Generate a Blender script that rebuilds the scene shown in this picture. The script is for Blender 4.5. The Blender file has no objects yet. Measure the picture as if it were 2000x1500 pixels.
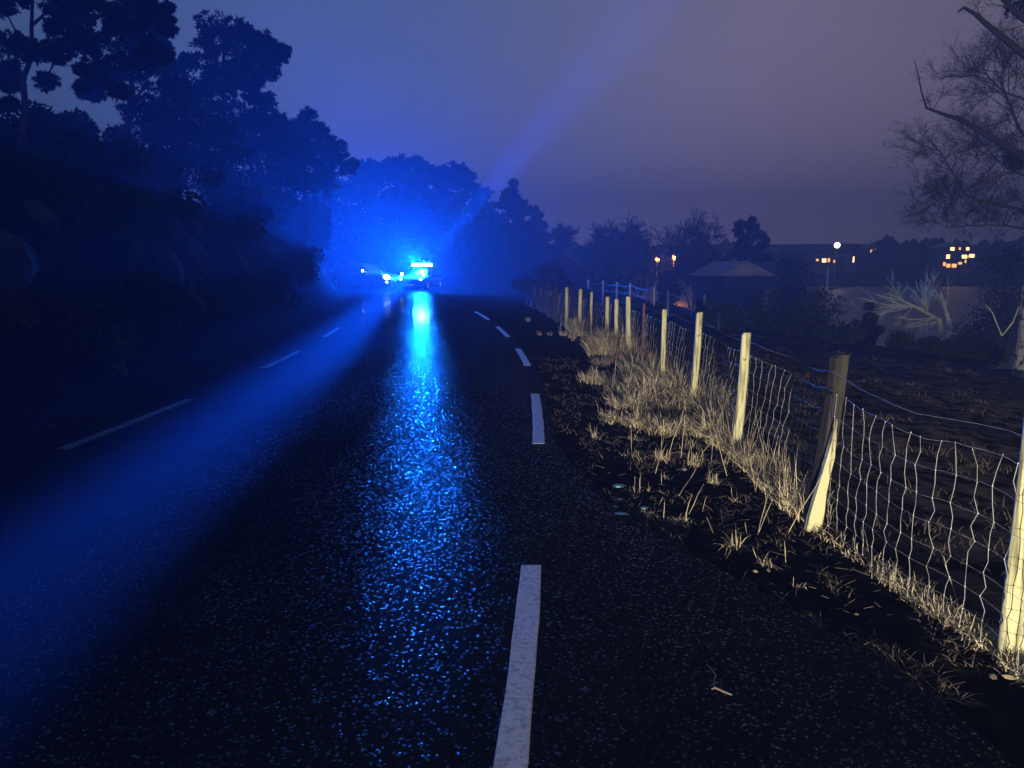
import bpy, math, random
import numpy as np
from mathutils import Vector, Matrix, noise as mn

random.seed(7)
C = bpy.context.scene.collection
SC = bpy.context.scene
PI = math.pi
R = math.radians

# ------------------------------------------------------------------ camera
CAM_H, FPX, U0, V0, HOR = 1.55, 1500.0, 1000.0, 750.0, 520.0
PITCH = math.atan((V0 - HOR) / FPX)
cd = bpy.data.cameras.new('camera'); cam = bpy.data.objects.new('camera', cd); C.objects.link(cam)
cd.sensor_width = 36.0; cd.lens = FPX / 2000.0 * 36.0
cd.clip_start = 0.05; cd.clip_end = 3000
cam.location = (0, 0, CAM_H); cam.rotation_euler = (PI / 2 - PITCH, 0, 0)
SC.camera = cam

# ------------------------------------------------------------------ world: overcast night sky over a lit town
w = bpy.data.worlds.new('World'); SC.world = w; w.use_nodes = True
nt = w.node_tree; nt.nodes.clear()
def wn(t, **k):
    n = nt.nodes.new(t)
    for a, b in k.items(): setattr(n, a, b)
    return n
tc = wn('ShaderNodeTexCoord'); sep = wn('ShaderNodeSeparateXYZ')
nt.links.new(tc.outputs['Generated'], sep.inputs[0])
r1 = wn('ShaderNodeValToRGB')          # by azimuth: bluer to the left, greyer and darker to the far right
r1.color_ramp.elements[0].position = 0.14; r1.color_ramp.elements[0].color = (0.030, 0.082, 0.125, 1)
r1.color_ramp.elements[1].position = 0.86; r1.color_ramp.elements[1].color = (0.095, 0.090, 0.085, 1)
e = r1.color_ramp.elements.new(0.46); e.color = (0.096, 0.150, 0.180, 1)
e = r1.color_ramp.elements.new(0.64); e.color = (0.185, 0.178, 0.198, 1)
mx = wn('ShaderNodeMath', operation='MULTIPLY_ADD'); mx.inputs[1].default_value = 0.5; mx.inputs[2].default_value = 0.5
nt.links.new(sep.outputs['X'], mx.inputs[0]); nt.links.new(mx.outputs[0], r1.inputs[0])
r2 = wn('ShaderNodeValToRGB')          # by height: a little violet brightness near the horizon
r2.color_ramp.elements[0].position = 0.0; r2.color_ramp.elements[0].color = (2.3, 1.8, 2.0, 1)
r2.color_ramp.elements[1].position = 0.5; r2.color_ramp.elements[1].color = (0.62, 0.68, 0.74, 1)
nt.links.new(sep.outputs['Z'], r2.inputs[0])
ns = wn('ShaderNodeTexNoise'); ns.inputs['Scale'].default_value = 3.0; ns.inputs['Detail'].default_value = 3
nt.links.new(tc.outputs['Generated'], ns.inputs['Vector'])
mr = wn('ShaderNodeMapRange'); mr.inputs['To Min'].default_value = 0.90; mr.inputs['To Max'].default_value = 1.10
nt.links.new(ns.outputs['Fac'], mr.inputs['Value'])
m1 = wn('ShaderNodeMix', data_type='RGBA', blend_type='MULTIPLY'); m1.inputs[0].default_value = 1
nt.links.new(r1.outputs[0], m1.inputs[6]); nt.links.new(r2.outputs[0], m1.inputs[7])
m2 = wn('ShaderNodeVectorMath', operation='SCALE')
nt.links.new(m1.outputs[2], m2.inputs[0]); nt.links.new(mr.outputs[0], m2.inputs['Scale'])
bg = wn('ShaderNodeBackground'); bg.inputs['Strength'].default_value = 1.0
nt.links.new(m2.outputs[0], bg.inputs['Color'])
ow = wn('ShaderNodeOutputWorld'); nt.links.new(bg.outputs[0], ow.inputs['Surface'])

SC.view_settings.view_transform = 'Standard'; SC.view_settings.look = 'None'
SC.view_settings.exposure = 0; SC.view_settings.gamma = 1
SC.cycles.use_denoising = True
SC.cycles.max_bounces = 5; SC.cycles.diffuse_bounces = 1; SC.cycles.glossy_bounces = 2
SC.cycles.transmission_bounces = 2; SC.cycles.volume_bounces = 0
SC.cycles.sample_clamp_indirect = 3.0
SC.cycles.caustics_reflective = False; SC.cycles.caustics_refractive = False
SC.cycles.use_light_tree = True

# ------------------------------------------------------------------ lights (beacon lamps, one added fill, and an unseen car's low beam)
BLUE = (0.002, 0.125, 1.0)
CARX, CARY = -6.1, 52.0
def lamp(name, kind, loc, watts, color, size=0.1, target=None, cone=None, blend=0.3, scale=None):
    d = bpy.data.lights.new(name, kind); o = bpy.data.objects.new(name, d); C.objects.link(o)
    d.energy = watts; d.color = color; d.shadow_soft_size = size; o.location = loc
    if cone: d.spot_size = R(cone); d.spot_blend = blend
    if target is not None:
        v = Vector(target) - Vector(loc); o.rotation_euler = v.to_track_quat('-Z', 'Y').to_euler()
    if scale: o.scale = scale
    return o
for sx in (-.2, .2):
    lamp('blue_beacon_light', 'SPOT', (CARX + sx, CARY - 0.35, 1.72), 40000, BLUE, 0.30,
         target=(CARX + sx - 7.0, CARY - 20, 5.0), cone=164, blend=0.5)
lamp('blue_beacon_light', 'SPOT', (CARX, CARY - .4, 1.74), 165000, BLUE, 0.3, target=(-12.0, 8.0, 3.2), cone=36, blend=1.0)  # extra spot at the beacon, added to brighten the haze on the left
lamp('blue_beacon_light', 'POINT', (CARX - .05, CARY, 1.95), 2500, BLUE, 0.1)
# the beacon's turning beams: one along the road past the camera, one up over the trees
lamp('blue_beacon_beam', 'SPOT', (CARX + .2, CARY - .6, 1.72), 6500000, BLUE, 0.12,
     target=(-2.42, 6.0, 0.0), cone=1.55, blend=1.0)
lamp('blue_beacon_beam', 'SPOT', (CARX + .45, CARY - .3, 1.86), 380000, BLUE, 0.12,
     target=(CARX + 14.5, CARY - 6, 1.86 + 15.0), cone=15, blend=1.0)
# low beam of the car standing behind the photographer
lamp('car_headlight_beam', 'SPOT', (-0.9, -13.0, 0.78), 20000, (1.0, 0.90, 0.68), 0.06,
     target=(8.6, 14.0, 0.78), cone=43, blend=0.6)

# ------------------------------------------------------------------ helpers
def tag(o, label=None, cat=None, group=None, kind=None):
    if label: o['label'] = label
    if cat: o['category'] = cat
    if group: o['group'] = group
    if kind: o['kind'] = kind
    return o
def empty(name, loc=(0, 0, 0), rz=0.0):
    o = bpy.data.objects.new(name, None); C.objects.link(o)
    o.location = loc; o.rotation_euler = (0, 0, rz); o.empty_display_size = 0.3
    return o
def ray(u, v):
    F = Vector((0, math.cos(PITCH), -math.sin(PITCH))); Uv = Vector((0, math.sin(PITCH), math.cos(PITCH)))
    return F + Vector(((u - U0) / FPX, 0, 0)) + Uv * ((V0 - v) / FPX)
def at(u, v, Y):
    d = ray(u, v); return Vector((0, 0, CAM_H)) + d * (Y / d.y)
def gnd(u, v, z=0.0):
    d = ray(u, v); return Vector((0, 0, CAM_H)) + d * ((z - CAM_H) / d.z)
def sstep(t):
    t = max(0.0, min(1.0, t)); return t * t * (3 - 2 * t)
def rn(a, b): return random.uniform(a, b)

class MB:
    def __init__(s): s.v = []; s.f = []; s.m = []
    def add(s, vs, fs, mi=0):
        o = len(s.v); s.v.extend([tuple(p) for p in vs])
        for q in fs: s.f.append(tuple(i + o for i in q)); s.m.append(mi)
    def box(s, c, d, rot=None, mi=0, taper=1.0):
        x, y, z = d[0] / 2, d[1] / 2, d[2] / 2
        P = []
        for k in (-1, 1):
            t = taper if k > 0 else 1.0
            for a, b in ((-1, -1), (1, -1), (1, 1), (-1, 1)):
                p = Vector((a * x * t, b * y * t, k * z))
                if rot: p = rot @ p
                P.append(p + Vector(c))
        s.add(P, [(0, 3, 2, 1), (4, 5, 6, 7), (0, 1, 5, 4), (1, 2, 6, 5), (2, 3, 7, 6), (3, 0, 4, 7)], mi)
    def tube(s, pts, rad, n=5, cap=True, mi=0):
        pts = [Vector(p) for p in pts]
        if not hasattr(rad, '__len__'): rad = [rad] * len(pts)
        o = len(s.v); prev = None
        for i, p in enumerate(pts):
            t = (pts[min(i + 1, len(pts) - 1)] - pts[max(i - 1, 0)])
            if t.length < 1e-9: t = Vector((0, 0, 1))
            t.normalize()
            a = prev if prev is not None else (Vector((1, 0, 0)) if abs(t.x) < .8 else Vector((0, 1, 0)))
            a = (a - t * a.dot(t))
            if a.length < 1e-6: a = t.orthogonal()
            a.normalize(); b = t.cross(a); prev = a
            for k in range(n):
                g = 2 * PI * k / n
                s.v.append(tuple(p + (a * math.cos(g) + b * math.sin(g)) * rad[i]))
        for i in range(len(pts) - 1):
            for k in range(n):
                s.f.append((o + i * n + k, o + i * n + (k + 1) % n, o + (i + 1) * n + (k + 1) % n, o + (i + 1) * n + k)); s.m.append(mi)
        if cap:
            s.f.append(tuple(o + k for k in range(n))[::-1]); s.m.append(mi)
            s.f.append(tuple(o + (len(pts) - 1) * n + k for k in range(n))); s.m.append(mi)
    def ell(s, c, r, nu=10, nv=7, mi=0, jit=0.0, rot=None):
        o = len(s.v)
        for j in range(nv + 1):
            th = PI * j / nv
            for i in range(nu):
                ph = 2 * PI * i / nu
                q = 1 + rn(-jit, jit)
                p = Vector((math.sin(th) * math.cos(ph) * r[0] * q, math.sin(th) * math.sin(ph) * r[1] * q, math.cos(th) * r[2] * q))
                if rot: p = rot @ p
                s.v.append(tuple(p + Vector(c)))
        for j in range(nv):
            for i in range(nu):
                s.f.append((o + j * nu + i, o + (j + 1) * nu + i, o + (j + 1) * nu + (i + 1) % nu, o + j * nu + (i + 1) % nu)); s.m.append(mi)
    def build(s, name, mats, parent=None, smooth=False, loc=None):
        me = bpy.data.meshes.new(name); me.from_pydata(s.v, [], s.f); me.update()
        for m in (mats if isinstance(mats, (list, tuple)) else [mats]): me.materials.append(m)
        if any(s.m): me.polygons.foreach_set('material_index', s.m)
        if smooth: me.polygons.foreach_set('use_smooth', [True] * len(me.polygons))
        o = bpy.data.objects.new(name, me); C.objects.link(o)
        if parent: o.parent = parent
        if loc is not None: o.location = loc
        return o

# ------------------------------------------------------------------ materials
def mat(name, col, rough=0.8, spec=0.3, metal=0.0, emis=None, estr=0.0, noise=None, bump=None, coat=0.0):
    """noise = (scale, other colour, detail, low, high), bump = (scale, strength, distance)"""
    m = bpy.data.materials.new(name); m.use_nodes = True
    t = m.node_tree; b = t.nodes['Principled BSDF']
    b.inputs['Base Color'].default_value = (*col, 1); b.inputs['Roughness'].default_value = rough
    b.inputs['Specular IOR Level'].default_value = spec; b.inputs['Metallic'].default_value = metal
    if coat: b.inputs['Coat Weight'].default_value = coat; b.inputs['Coat Roughness'].default_value = 0.08
    if emis: b.inputs['Emission Color'].default_value = (*emis, 1); b.inputs['Emission Strength'].default_value = estr
    if noise or bump:
        g = t.nodes.new('ShaderNodeNewGeometry')
    if noise:
        n = t.nodes.new('ShaderNodeTexNoise'); n.inputs['Scale'].default_value = noise[0]; n.inputs['Detail'].default_value = noise[2]
        t.links.new(g.outputs['Position'], n.inputs['Vector'])
        r = t.nodes.new('ShaderNodeValToRGB')
        r.color_ramp.elements[0].position = noise[3]; r.color_ramp.elements[0].color = (*col, 1)
        r.color_ramp.elements[1].position = noise[4]; r.color_ramp.elements[1].color = (*noise[1], 1)
        t.links.new(n.outputs['Fac'], r.inputs[0]); t.links.new(r.outputs[0], b.inputs['Base Color'])
    if bump:
        n2 = t.nodes.new('ShaderNodeTexNoise'); n2.inputs['Scale'].default_value = bump[0]; n2.inputs['Detail'].default_value = 5
        t.links.new(g.outputs['Position'], n2.inputs['Vector'])
        bp = t.nodes.new('ShaderNodeBump'); bp.inputs['Strength'].default_value = bump[1]; bp.inputs['Distance'].default_value = bump[2]
        t.links.new(n2.outputs['Fac'], bp.inputs['Height']); t.links.new(bp.outputs[0], b.inputs['Normal'])
    return m

M = {}
M['soil'] = mat('soil', (0.006, 0.006, 0.006), 0.9, 0.1, noise=(5, (0.022, 0.018, 0.014), 6, .4, .75), bump=(25, 0.6, 0.02))
M['rock'] = mat('rock', (0.010, 0.011, 0.011), 0.8, 0.15, noise=(1.3, (0.045, 0.05, 0.048), 6, .42, .7), bump=(4, 0.8, 0.12))
M['bark'] = mat('bark', (0.035, 0.025, 0.018), 0.9, 0.2, noise=(6, (0.08, 0.06, 0.045), 5, .35, .7), bump=(18, .7, .02))
M['needle'] = mat('pine_needles', (0.010, 0.018, 0.010), 0.8, 0.1, noise=(1.2, (0.022, 0.035, 0.018), 3, .35, .7))
M['leafdark'] = mat('dark_leaves', (0.012, 0.022, 0.012), 0.8, 0.2, noise=(1.5, (0.03, 0.045, 0.02), 3, .35, .7))
M['twig'] = mat('bare_twigs', (0.05, 0.045, 0.04), 0.85, 0.2)
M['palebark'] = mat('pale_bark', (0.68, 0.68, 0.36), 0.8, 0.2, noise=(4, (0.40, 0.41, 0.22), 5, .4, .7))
M['birch'] = mat('birch_bark', (0.34, 0.34, 0.32), 0.8, 0.2, noise=(7, (0.05, 0.045, 0.04), 5, .48, .62))
M['straw'] = mat('dry_straw', (0.74, 0.62, 0.40), 0.85, 0.15, noise=(6, (0.26, 0.21, 0.17), 4, .45, .62))
M['stalk'] = mat('grey_stalk', (0.30, 0.25, 0.20), 0.85, 0.15, noise=(4, (0.16, 0.13, 0.12), 4, .4, .6))
M['deadleaf'] = mat('dead_leaf', (0.34, 0.26, 0.16), 0.7, 0.2)
M['wire'] = mat('galvanised_wire', (0.50, 0.50, 0.52), 0.5, 0.4, metal=0.3, noise=(14, (0.22, 0.21, 0.20), 3, .5, .65))
M['rust'] = mat('rusty_iron', (0.16, 0.07, 0.05), 0.8, 0.2)
M['paint'] = mat('white_road_paint', (0.56, 0.55, 0.56), 0.7, 0.25, noise=(38, (0.30, 0.29, 0.31), 10, .44, .68), bump=(160, .8, .004))
M['black'] = mat('black_plastic', (0.012, 0.012, 0.013), 0.5, 0.4)
M['glass'] = mat('dark_glass', (0.01, 0.012, 0.015), 0.08, 0.6)
M['rubber'] = mat('tyre_rubber', (0.012, 0.012, 0.012), 0.8, 0.2)
M['alloy'] = mat('alloy', (0.45, 0.45, 0.47), 0.35, 0.5, metal=0.8)
M['whitecar'] = mat('dark_grey_car_paint', (0.004, 0.004, 0.005), 0.8, 0.05)
M['darkcar'] = mat('dark_car_paint', (0.015, 0.016, 0.02), 0.3, 0.5, coat=0.5)
M['reflect'] = mat('reflective_strip', (0.85, 0.87, 0.85), 0.4, 0.5)
M['hivis'] = mat('yellow_fabric', (0.30, 0.62, 0.10), 0.8, 0.2)
M['cloth'] = mat('dark_cloth', (0.02, 0.022, 0.03), 0.9, 0.1)
M['skin'] = mat('skin', (0.5, 0.33, 0.25), 0.6, 0.3)
M['hair'] = mat('hair', (0.03, 0.02, 0.015), 0.7, 0.3)
M['bluelamp'] = mat('lit_blue_lamp', (0.1, 0.4, 0.9), 0.3, 0.5, emis=(0.30, 0.85, 1.0), estr=40)
M['headlamp'] = mat('lit_headlamp_and_glint', (0.8, 0.8, 0.8), 0.2, 0.5, emis=(0.55, 0.95, 0.95), estr=14)  # also used for reflected mirror glints that glow without a lamp
M['warmlamp'] = mat('lit_warm_lamp', (0.8, 0.6, 0.3), 0.3, 0.4, emis=(1.0, 0.48, 0.14), estr=5)
M['whitelamp'] = mat('lit_white_lamp', (0.8, 0.8, 0.6), 0.3, 0.4, emis=(1.0, 0.85, 0.5), estr=7)
M['window'] = mat('lit_window', (0.5, 0.4, 0.2), 0.4, 0.4, emis=(1.0, 0.42, 0.08), estr=2.8)
M['windowpale'] = mat('lit_window_pale', (0.5, 0.45, 0.3), 0.4, 0.4, emis=(1.0, 0.62, 0.22), estr=5)
M['housewall'] = mat('painted_boards', (0.16, 0.14, 0.12), 0.8, 0.2)
M['roof'] = mat('roof_tiles', (0.10, 0.10, 0.11), 0.6, 0.4, noise=(2, (0.22, 0.22, 0.24), 3, .3, .7))
M['shedwall'] = mat('dark_boards', (0.02, 0.02, 0.02), 0.9, 0.1)
M['whitewood'] = mat('white_boards', (0.55, 0.55, 0.55), 0.7, 0.2)
M['steel'] = mat('steel_pole', (0.35, 0.36, 0.38), 0.5, 0.5, metal=0.3)
M['signwhite'] = mat('sign_face', (0.45, 0.45, 0.47), 0.5, 0.4)
M['signred'] = mat('sign_rim', (0.45, 0.03, 0.03), 0.5, 0.4)
M['farwood'] = mat('far_wood', (0.012, 0.016, 0.012), 0.9, 0.1)
M['stone'] = mat('glint_stone', (0.12, 0.30, 0.42), 0.40, 1.0, metal=0.8)  # metallic blue tint stands in for the beacon's glint

# post wood: pale, knotted, grain along the post
def wood(name, a, b):
    m = bpy.data.materials.new(name); m.use_nodes = True; t = m.node_tree; p = t.nodes['Principled BSDF']
    tcn = t.nodes.new('ShaderNodeTexCoord'); mp = t.nodes.new('ShaderNodeMapping'); mp.inputs['Scale'].default_value = (30, 30, 2.2)
    n = t.nodes.new('ShaderNodeTexNoise'); n.inputs['Scale'].default_value = 1.0; n.inputs['Detail'].default_value = 6
    t.links.new(tcn.outputs['Object'], mp.inputs[0]); t.links.new(mp.outputs[0], n.inputs['Vector'])
    r = t.nodes.new('ShaderNodeValToRGB'); r.color_ramp.elements[0].position = .36; r.color_ramp.elements[0].color = (*b, 1)
    r.color_ramp.elements[1].position = .50; r.color_ramp.elements[1].color = (*a, 1)
    t.links.new(n.outputs['Fac'], r.inputs[0])
    v = t.nodes.new('ShaderNodeTexNoise'); v.inputs['Scale'].default_value = 9; v.inputs['Detail'].default_value = 2
    t.links.new(tcn.outputs['Object'], v.inputs['Vector'])
    r2 = t.nodes.new('ShaderNodeValToRGB'); r2.color_ramp.elements[0].position = .64; r2.color_ramp.elements[0].color = (1, 1, 1, 1)
    r2.color_ramp.elements[1].position = .72; r2.color_ramp.elements[1].color = (.35, .3, .25, 1)
    t.links.new(v.outputs['Fac'], r2.inputs[0])
    mm = t.nodes.new('ShaderNodeMix'); mm.data_type = 'RGBA'; mm.blend_type = 'MULTIPLY'; mm.inputs[0].default_value = 1
    t.links.new(r.outputs[0], mm.inputs[6]); t.links.new(r2.outputs[0], mm.inputs[7]); t.links.new(mm.outputs[2], p.inputs['Base Color'])
    p.inputs['Roughness'].default_value = .8; p.inputs['Specular IOR Level'].default_value = .2
    bp = t.nodes.new('ShaderNodeBump'); bp.inputs['Strength'].default_value = .5; bp.inputs['Distance'].default_value = .004
    t.links.new(n.outputs['Fac'], bp.inputs['Height']); t.links.new(bp.outputs[0], p.inputs['Normal'])
    return m
M['post'] = wood('pale_post_wood', (0.68, 0.64, 0.36), (0.22, 0.19, 0.11))
M['postgrey'] = wood('weathered_post_wood', (0.05, 0.046, 0.042), (0.03, 0.027, 0.027))

# wet asphalt: dark stones with a water film
def asphalt():
    m = bpy.data.materials.new('wet_asphalt'); m.use_nodes = True; t = m.node_tree; p = t.nodes['Principled BSDF']
    g = t.nodes.new('ShaderNodeNewGeometry')
    v = t.nodes.new('ShaderNodeTexVoronoi'); v.inputs['Scale'].default_value = 105; v.feature = 'F1'
    n = t.nodes.new('ShaderNodeTexNoise'); n.inputs['Scale'].default_value = 150; n.inputs['Detail'].default_value = 2
    big = t.nodes.new('ShaderNodeTexNoise'); big.inputs['Scale'].default_value = 1.1; big.inputs['Detail'].default_value = 5
    for q in (v, n, big): t.links.new(g.outputs['Position'], q.inputs['Vector'])
    ad = t.nodes.new('ShaderNodeMath'); ad.operation = 'MULTIPLY_ADD'; ad.inputs[1].default_value = .35
    t.links.new(n.outputs['Fac'], ad.inputs[0]); 
    inv = t.nodes.new('ShaderNodeMath'); inv.operation = 'MULTIPLY'; inv.inputs[1].default_value = -1
    t.links.new(v.outputs['Distance'], inv.inputs[0]); t.links.new(inv.outputs[0], ad.inputs[2])
    bp = t.nodes.new('ShaderNodeBump'); bp.inputs['Strength'].default_value = 1.0; bp.inputs['Distance'].default_value = 0.0021
    t.links.new(ad.outputs[0], bp.inputs['Height']); t.links.new(bp.outputs[0], p.inputs['Normal'])
    r = t.nodes.new('ShaderNodeValToRGB'); r.color_ramp.elements[0].position = .3; r.color_ramp.elements[0].color = (.004, .006, .009, 1)
    r.color_ramp.elements[1].position = .7; r.color_ramp.elements[1].color = (.008, .011, .015, 1)
    t.links.new(big.outputs['Fac'], r.inputs[0]); t.links.new(r.outputs[0], p.inputs['Base Color'])
    q = t.nodes.new('ShaderNodeMapRange'); q.inputs['From Min'].default_value = .3; q.inputs['From Max'].default_value = .7
    q.inputs['To Min'].default_value = .17; q.inputs['To Max'].default_value = .26
    t.links.new(big.outputs['Fac'], q.inputs['Value']); t.links.new(q.outputs[0], p.inputs['Roughness'])
    p.inputs['Specular IOR Level'].default_value = 0.5
    p.inputs['Coat Weight'].default_value = .8; p.inputs['Coat Roughness'].default_value = .085
    df = t.nodes.new('ShaderNodeBsdfDiffuse'); t.links.new(r.outputs[0], df.inputs['Color'])
    sepc = t.nodes.new('ShaderNodeSeparateColor'); t.links.new(v.outputs['Color'], sepc.inputs[0])
    th = t.nodes.new('ShaderNodeMapRange'); th.inputs['From Min'].default_value = .895; th.inputs['From Max'].default_value = .98
    th.inputs['To Min'].default_value = .008; th.inputs['To Max'].default_value = .95
    t.links.new(sepc.outputs[0], th.inputs['Value'])
    wet = t.nodes.new('ShaderNodeMapRange'); wet.inputs['From Min'].default_value = .35; wet.inputs['From Max'].default_value = .65
    wet.inputs['To Min'].default_value = .35; wet.inputs['To Max'].default_value = 1.25; mpw = t.nodes.new('ShaderNodeMapping'); mpw.inputs['Scale'].default_value = (1.6, .16, 1); t.links.new(g.outputs['Position'], mpw.inputs[0])
    trk = t.nodes.new('ShaderNodeTexNoise'); trk.inputs['Scale'].default_value = 1.0; trk.inputs['Detail'].default_value = 4; t.links.new(mpw.outputs[0], trk.inputs['Vector'])
    t.links.new(trk.outputs['Fac'], wet.inputs['Value'])
    ml = t.nodes.new('ShaderNodeMath'); ml.operation = 'MULTIPLY'; t.links.new(th.outputs[0], ml.inputs[0]); t.links.new(wet.outputs[0], ml.inputs[1])
    ms = t.nodes.new('ShaderNodeMixShader'); t.links.new(ml.outputs[0], ms.inputs[0]); t.links.new(df.outputs[0], ms.inputs[1]); t.links.new(p.outputs[0], ms.inputs[2])
    t.links.new(ms.outputs[0], t.nodes['Material Output'].inputs['Surface'])
    return m
M['asphalt'] = asphalt()

# ground: soil, pasture beyond the fence
def groundmat():
    m = bpy.data.materials.new('ground_cover'); m.use_nodes = True; t = m.node_tree; p = t.nodes['Principled BSDF']
    g = t.nodes.new('ShaderNodeNewGeometry'); s = t.nodes.new('ShaderNodeSeparateXYZ'); t.links.new(g.outputs['Position'], s.inputs[0])
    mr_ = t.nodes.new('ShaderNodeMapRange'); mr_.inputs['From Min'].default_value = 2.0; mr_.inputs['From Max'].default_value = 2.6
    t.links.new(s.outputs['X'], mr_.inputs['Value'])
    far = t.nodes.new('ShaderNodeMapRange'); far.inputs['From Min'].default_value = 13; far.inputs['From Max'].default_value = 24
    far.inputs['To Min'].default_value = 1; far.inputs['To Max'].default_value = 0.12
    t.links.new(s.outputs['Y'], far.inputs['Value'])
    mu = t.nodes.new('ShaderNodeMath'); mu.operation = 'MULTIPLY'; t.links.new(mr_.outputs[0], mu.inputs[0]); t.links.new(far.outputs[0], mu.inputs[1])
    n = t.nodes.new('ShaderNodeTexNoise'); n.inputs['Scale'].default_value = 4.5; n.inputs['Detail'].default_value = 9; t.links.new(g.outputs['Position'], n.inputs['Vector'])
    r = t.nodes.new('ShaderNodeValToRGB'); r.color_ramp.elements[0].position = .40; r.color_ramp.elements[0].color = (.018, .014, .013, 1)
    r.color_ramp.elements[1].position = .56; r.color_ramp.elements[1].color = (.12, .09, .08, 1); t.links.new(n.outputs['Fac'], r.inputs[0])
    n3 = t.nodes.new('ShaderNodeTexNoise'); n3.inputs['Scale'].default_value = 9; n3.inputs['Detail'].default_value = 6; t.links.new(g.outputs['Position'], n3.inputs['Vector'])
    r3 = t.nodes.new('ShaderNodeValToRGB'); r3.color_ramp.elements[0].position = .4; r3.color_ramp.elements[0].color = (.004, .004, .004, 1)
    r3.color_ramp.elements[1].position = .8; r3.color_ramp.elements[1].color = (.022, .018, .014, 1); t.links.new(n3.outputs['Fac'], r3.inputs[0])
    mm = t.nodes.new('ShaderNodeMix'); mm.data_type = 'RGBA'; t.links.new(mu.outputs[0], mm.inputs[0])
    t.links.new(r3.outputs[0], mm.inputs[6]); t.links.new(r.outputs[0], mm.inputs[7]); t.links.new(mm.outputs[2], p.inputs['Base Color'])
    p.inputs['Roughness'].default_value = .95; p.inputs['Specular IOR Level'].default_value = .08
    bp = t.nodes.new('ShaderNodeBump'); bp.inputs['Strength'].default_value = .8; bp.inputs['Distance'].default_value = .03
    t.links.new(n3.outputs['Fac'], bp.inputs['Height']); t.links.new(bp.outputs[0], p.inputs['Normal'])
    return m
def matte(m):
    t = m.node_tree; p = t.nodes['Principled BSDF']; d = t.nodes.new('ShaderNodeBsdfDiffuse')
    for a, b in (('Base Color', 'Color'), ('Normal', 'Normal')):
        if p.inputs[a].is_linked: t.links.new(p.inputs[a].links[0].from_socket, d.inputs[b])
        elif a == 'Base Color': d.inputs[b].default_value = p.inputs[a].default_value
    t.links.new(d.outputs[0], t.nodes['Material Output'].inputs['Surface']); return m
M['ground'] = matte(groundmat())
for k_ in ('rock', 'needle', 'leafdark', 'bark', 'twig', 'straw', 'stalk', 'farwood'): matte(M[k_])
def watermat():
    m = mat('fjord_water', (0.01, 0.012, 0.015), 0.38, 0.6, bump=(0.7, .8, .35)); return m
M['water'] = watermat()
M['litter'] = matte(mat('wet_litter', (0.15, 0.12, 0.095), 0.9, 0.1))

# ------------------------------------------------------------------ road geometry
_ry = [-30, -12, 0, 2.4, 3.8, 6.6, 9.3, 12.9, 18, 24.5, 30, 36, 45, 52, 60, 70, 90, 120]
_rx = [-2.4, -1.4, -.20, .01, .10, .235, .28, .21, -.18, -.95, -1.9, -3.1, -4.9, -6.3, -8.6, -13, -26, -50]
def xr(y):
    k = max(0, min(len(_ry) - 2, next((i for i in range(len(_ry) - 1) if y < _ry[i + 1]), len(_ry) - 2)))
    t = (y - _ry[k]) / (_ry[k + 1] - _ry[k])
    def sl(i):
        a, b = max(0, i - 1), min(len(_ry) - 1, i + 1)
        return (_rx[b] - _rx[a]) / (_ry[b] - _ry[a])
    h = _ry[k + 1] - _ry[k]; m0, m1_ = sl(k) * h, sl(k + 1) * h; t2, t3 = t * t, t * t * t
    return (2*t3-3*t2+1)*_rx[k] + (t3-2*t2+t)*m0 + (-2*t3+3*t2)*_rx[k+1] + (t3-t2)*m1_
RW = 4.15
def xright(y):          # right border of the asphalt: widens into a lay-by near the camera
    fl = np.interp(y, [-30, 2.2, 2.87, 3.4, 4.0, 4.84, 5.6, 6.6, 8], [1.62, 1.60, 1.44, 1.25, 1.0, .66, .50, .40, .38])
    return max(xr(y) + .12, float(fl)) if y < 8 else xr(y) + .12 + max(0, (.02 * (9 - y)))
def xleft(y): return xr(y) - RW - .25
def xfence(y):
    return float(np.interp(y, [-30, 3, 4.5, 6.5, 8.7, 15.5, 18, 20, 24, 29, 34, 50], [2.06, 2.03, 1.86, 1.92, 2.05, 1.93, 1.60, 1.38, 1.14, .84, .3, -1.8]))

def H(x, y):
    n1 = mn.noise(Vector((x * .35, y * .35, 3.1))); n2 = mn.noise(Vector((x * 1.6, y * 1.6, 9.0))); n3 = mn.noise(Vector((x * 5, y * 5, 1.0)))
    xl, xq = xleft(y), xright(y)
    if x < xl:
        d = xl - x
        if y < 58 or True:
            lim = 6.9 if y < 45 else 6.9 + 2.5 * sstep((y - 45) / 60)
            h = 3.0 * sstep((d - .7) / 2.6) + .5 * max(0, d - 3.0)
            h = lim * (1 - math.exp(-h / lim * 1.25)) if h > 0 else 0
            h *= .82 + .18 * sstep((y + 5) / 15)
            return -.03 + h + (n1 * .7 + n2 * .25) * sstep((d - .6) / 2.5) + .02 * n3
    if x <= xq: return -.05
    d = x - xq
    h = -.03 - .03 * sstep(d / .8) + .025 * n2 * sstep(d / .4) + .012 * n3 * sstep(d / .2)
    f = x - xfence(y) - .4
    k = sstep((y - 52) / 45) * sstep((14 - x + max(0, y - 90) * .1) / 16)
    if f > 0 and y < 400:
        s = 0.10 * min(f, 9) + .17 * max(0, f - 9)
        h -= min(s, 3.4) - (n1 * .3 + n2 * .07) * sstep(f / 6)
    if y > 146:
        k2 = sstep((y - 146) / 26); k3 = sstep((y - 165) / 90)
        h = max(h, -3.4 + 3.9 * k2 + 3.0 * k3 + n1 * .5)
    if y > 52 and x < 70:
        h = h * (1 - k) + 6.5 * k * (1 + .1 * n1)
    return h

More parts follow.
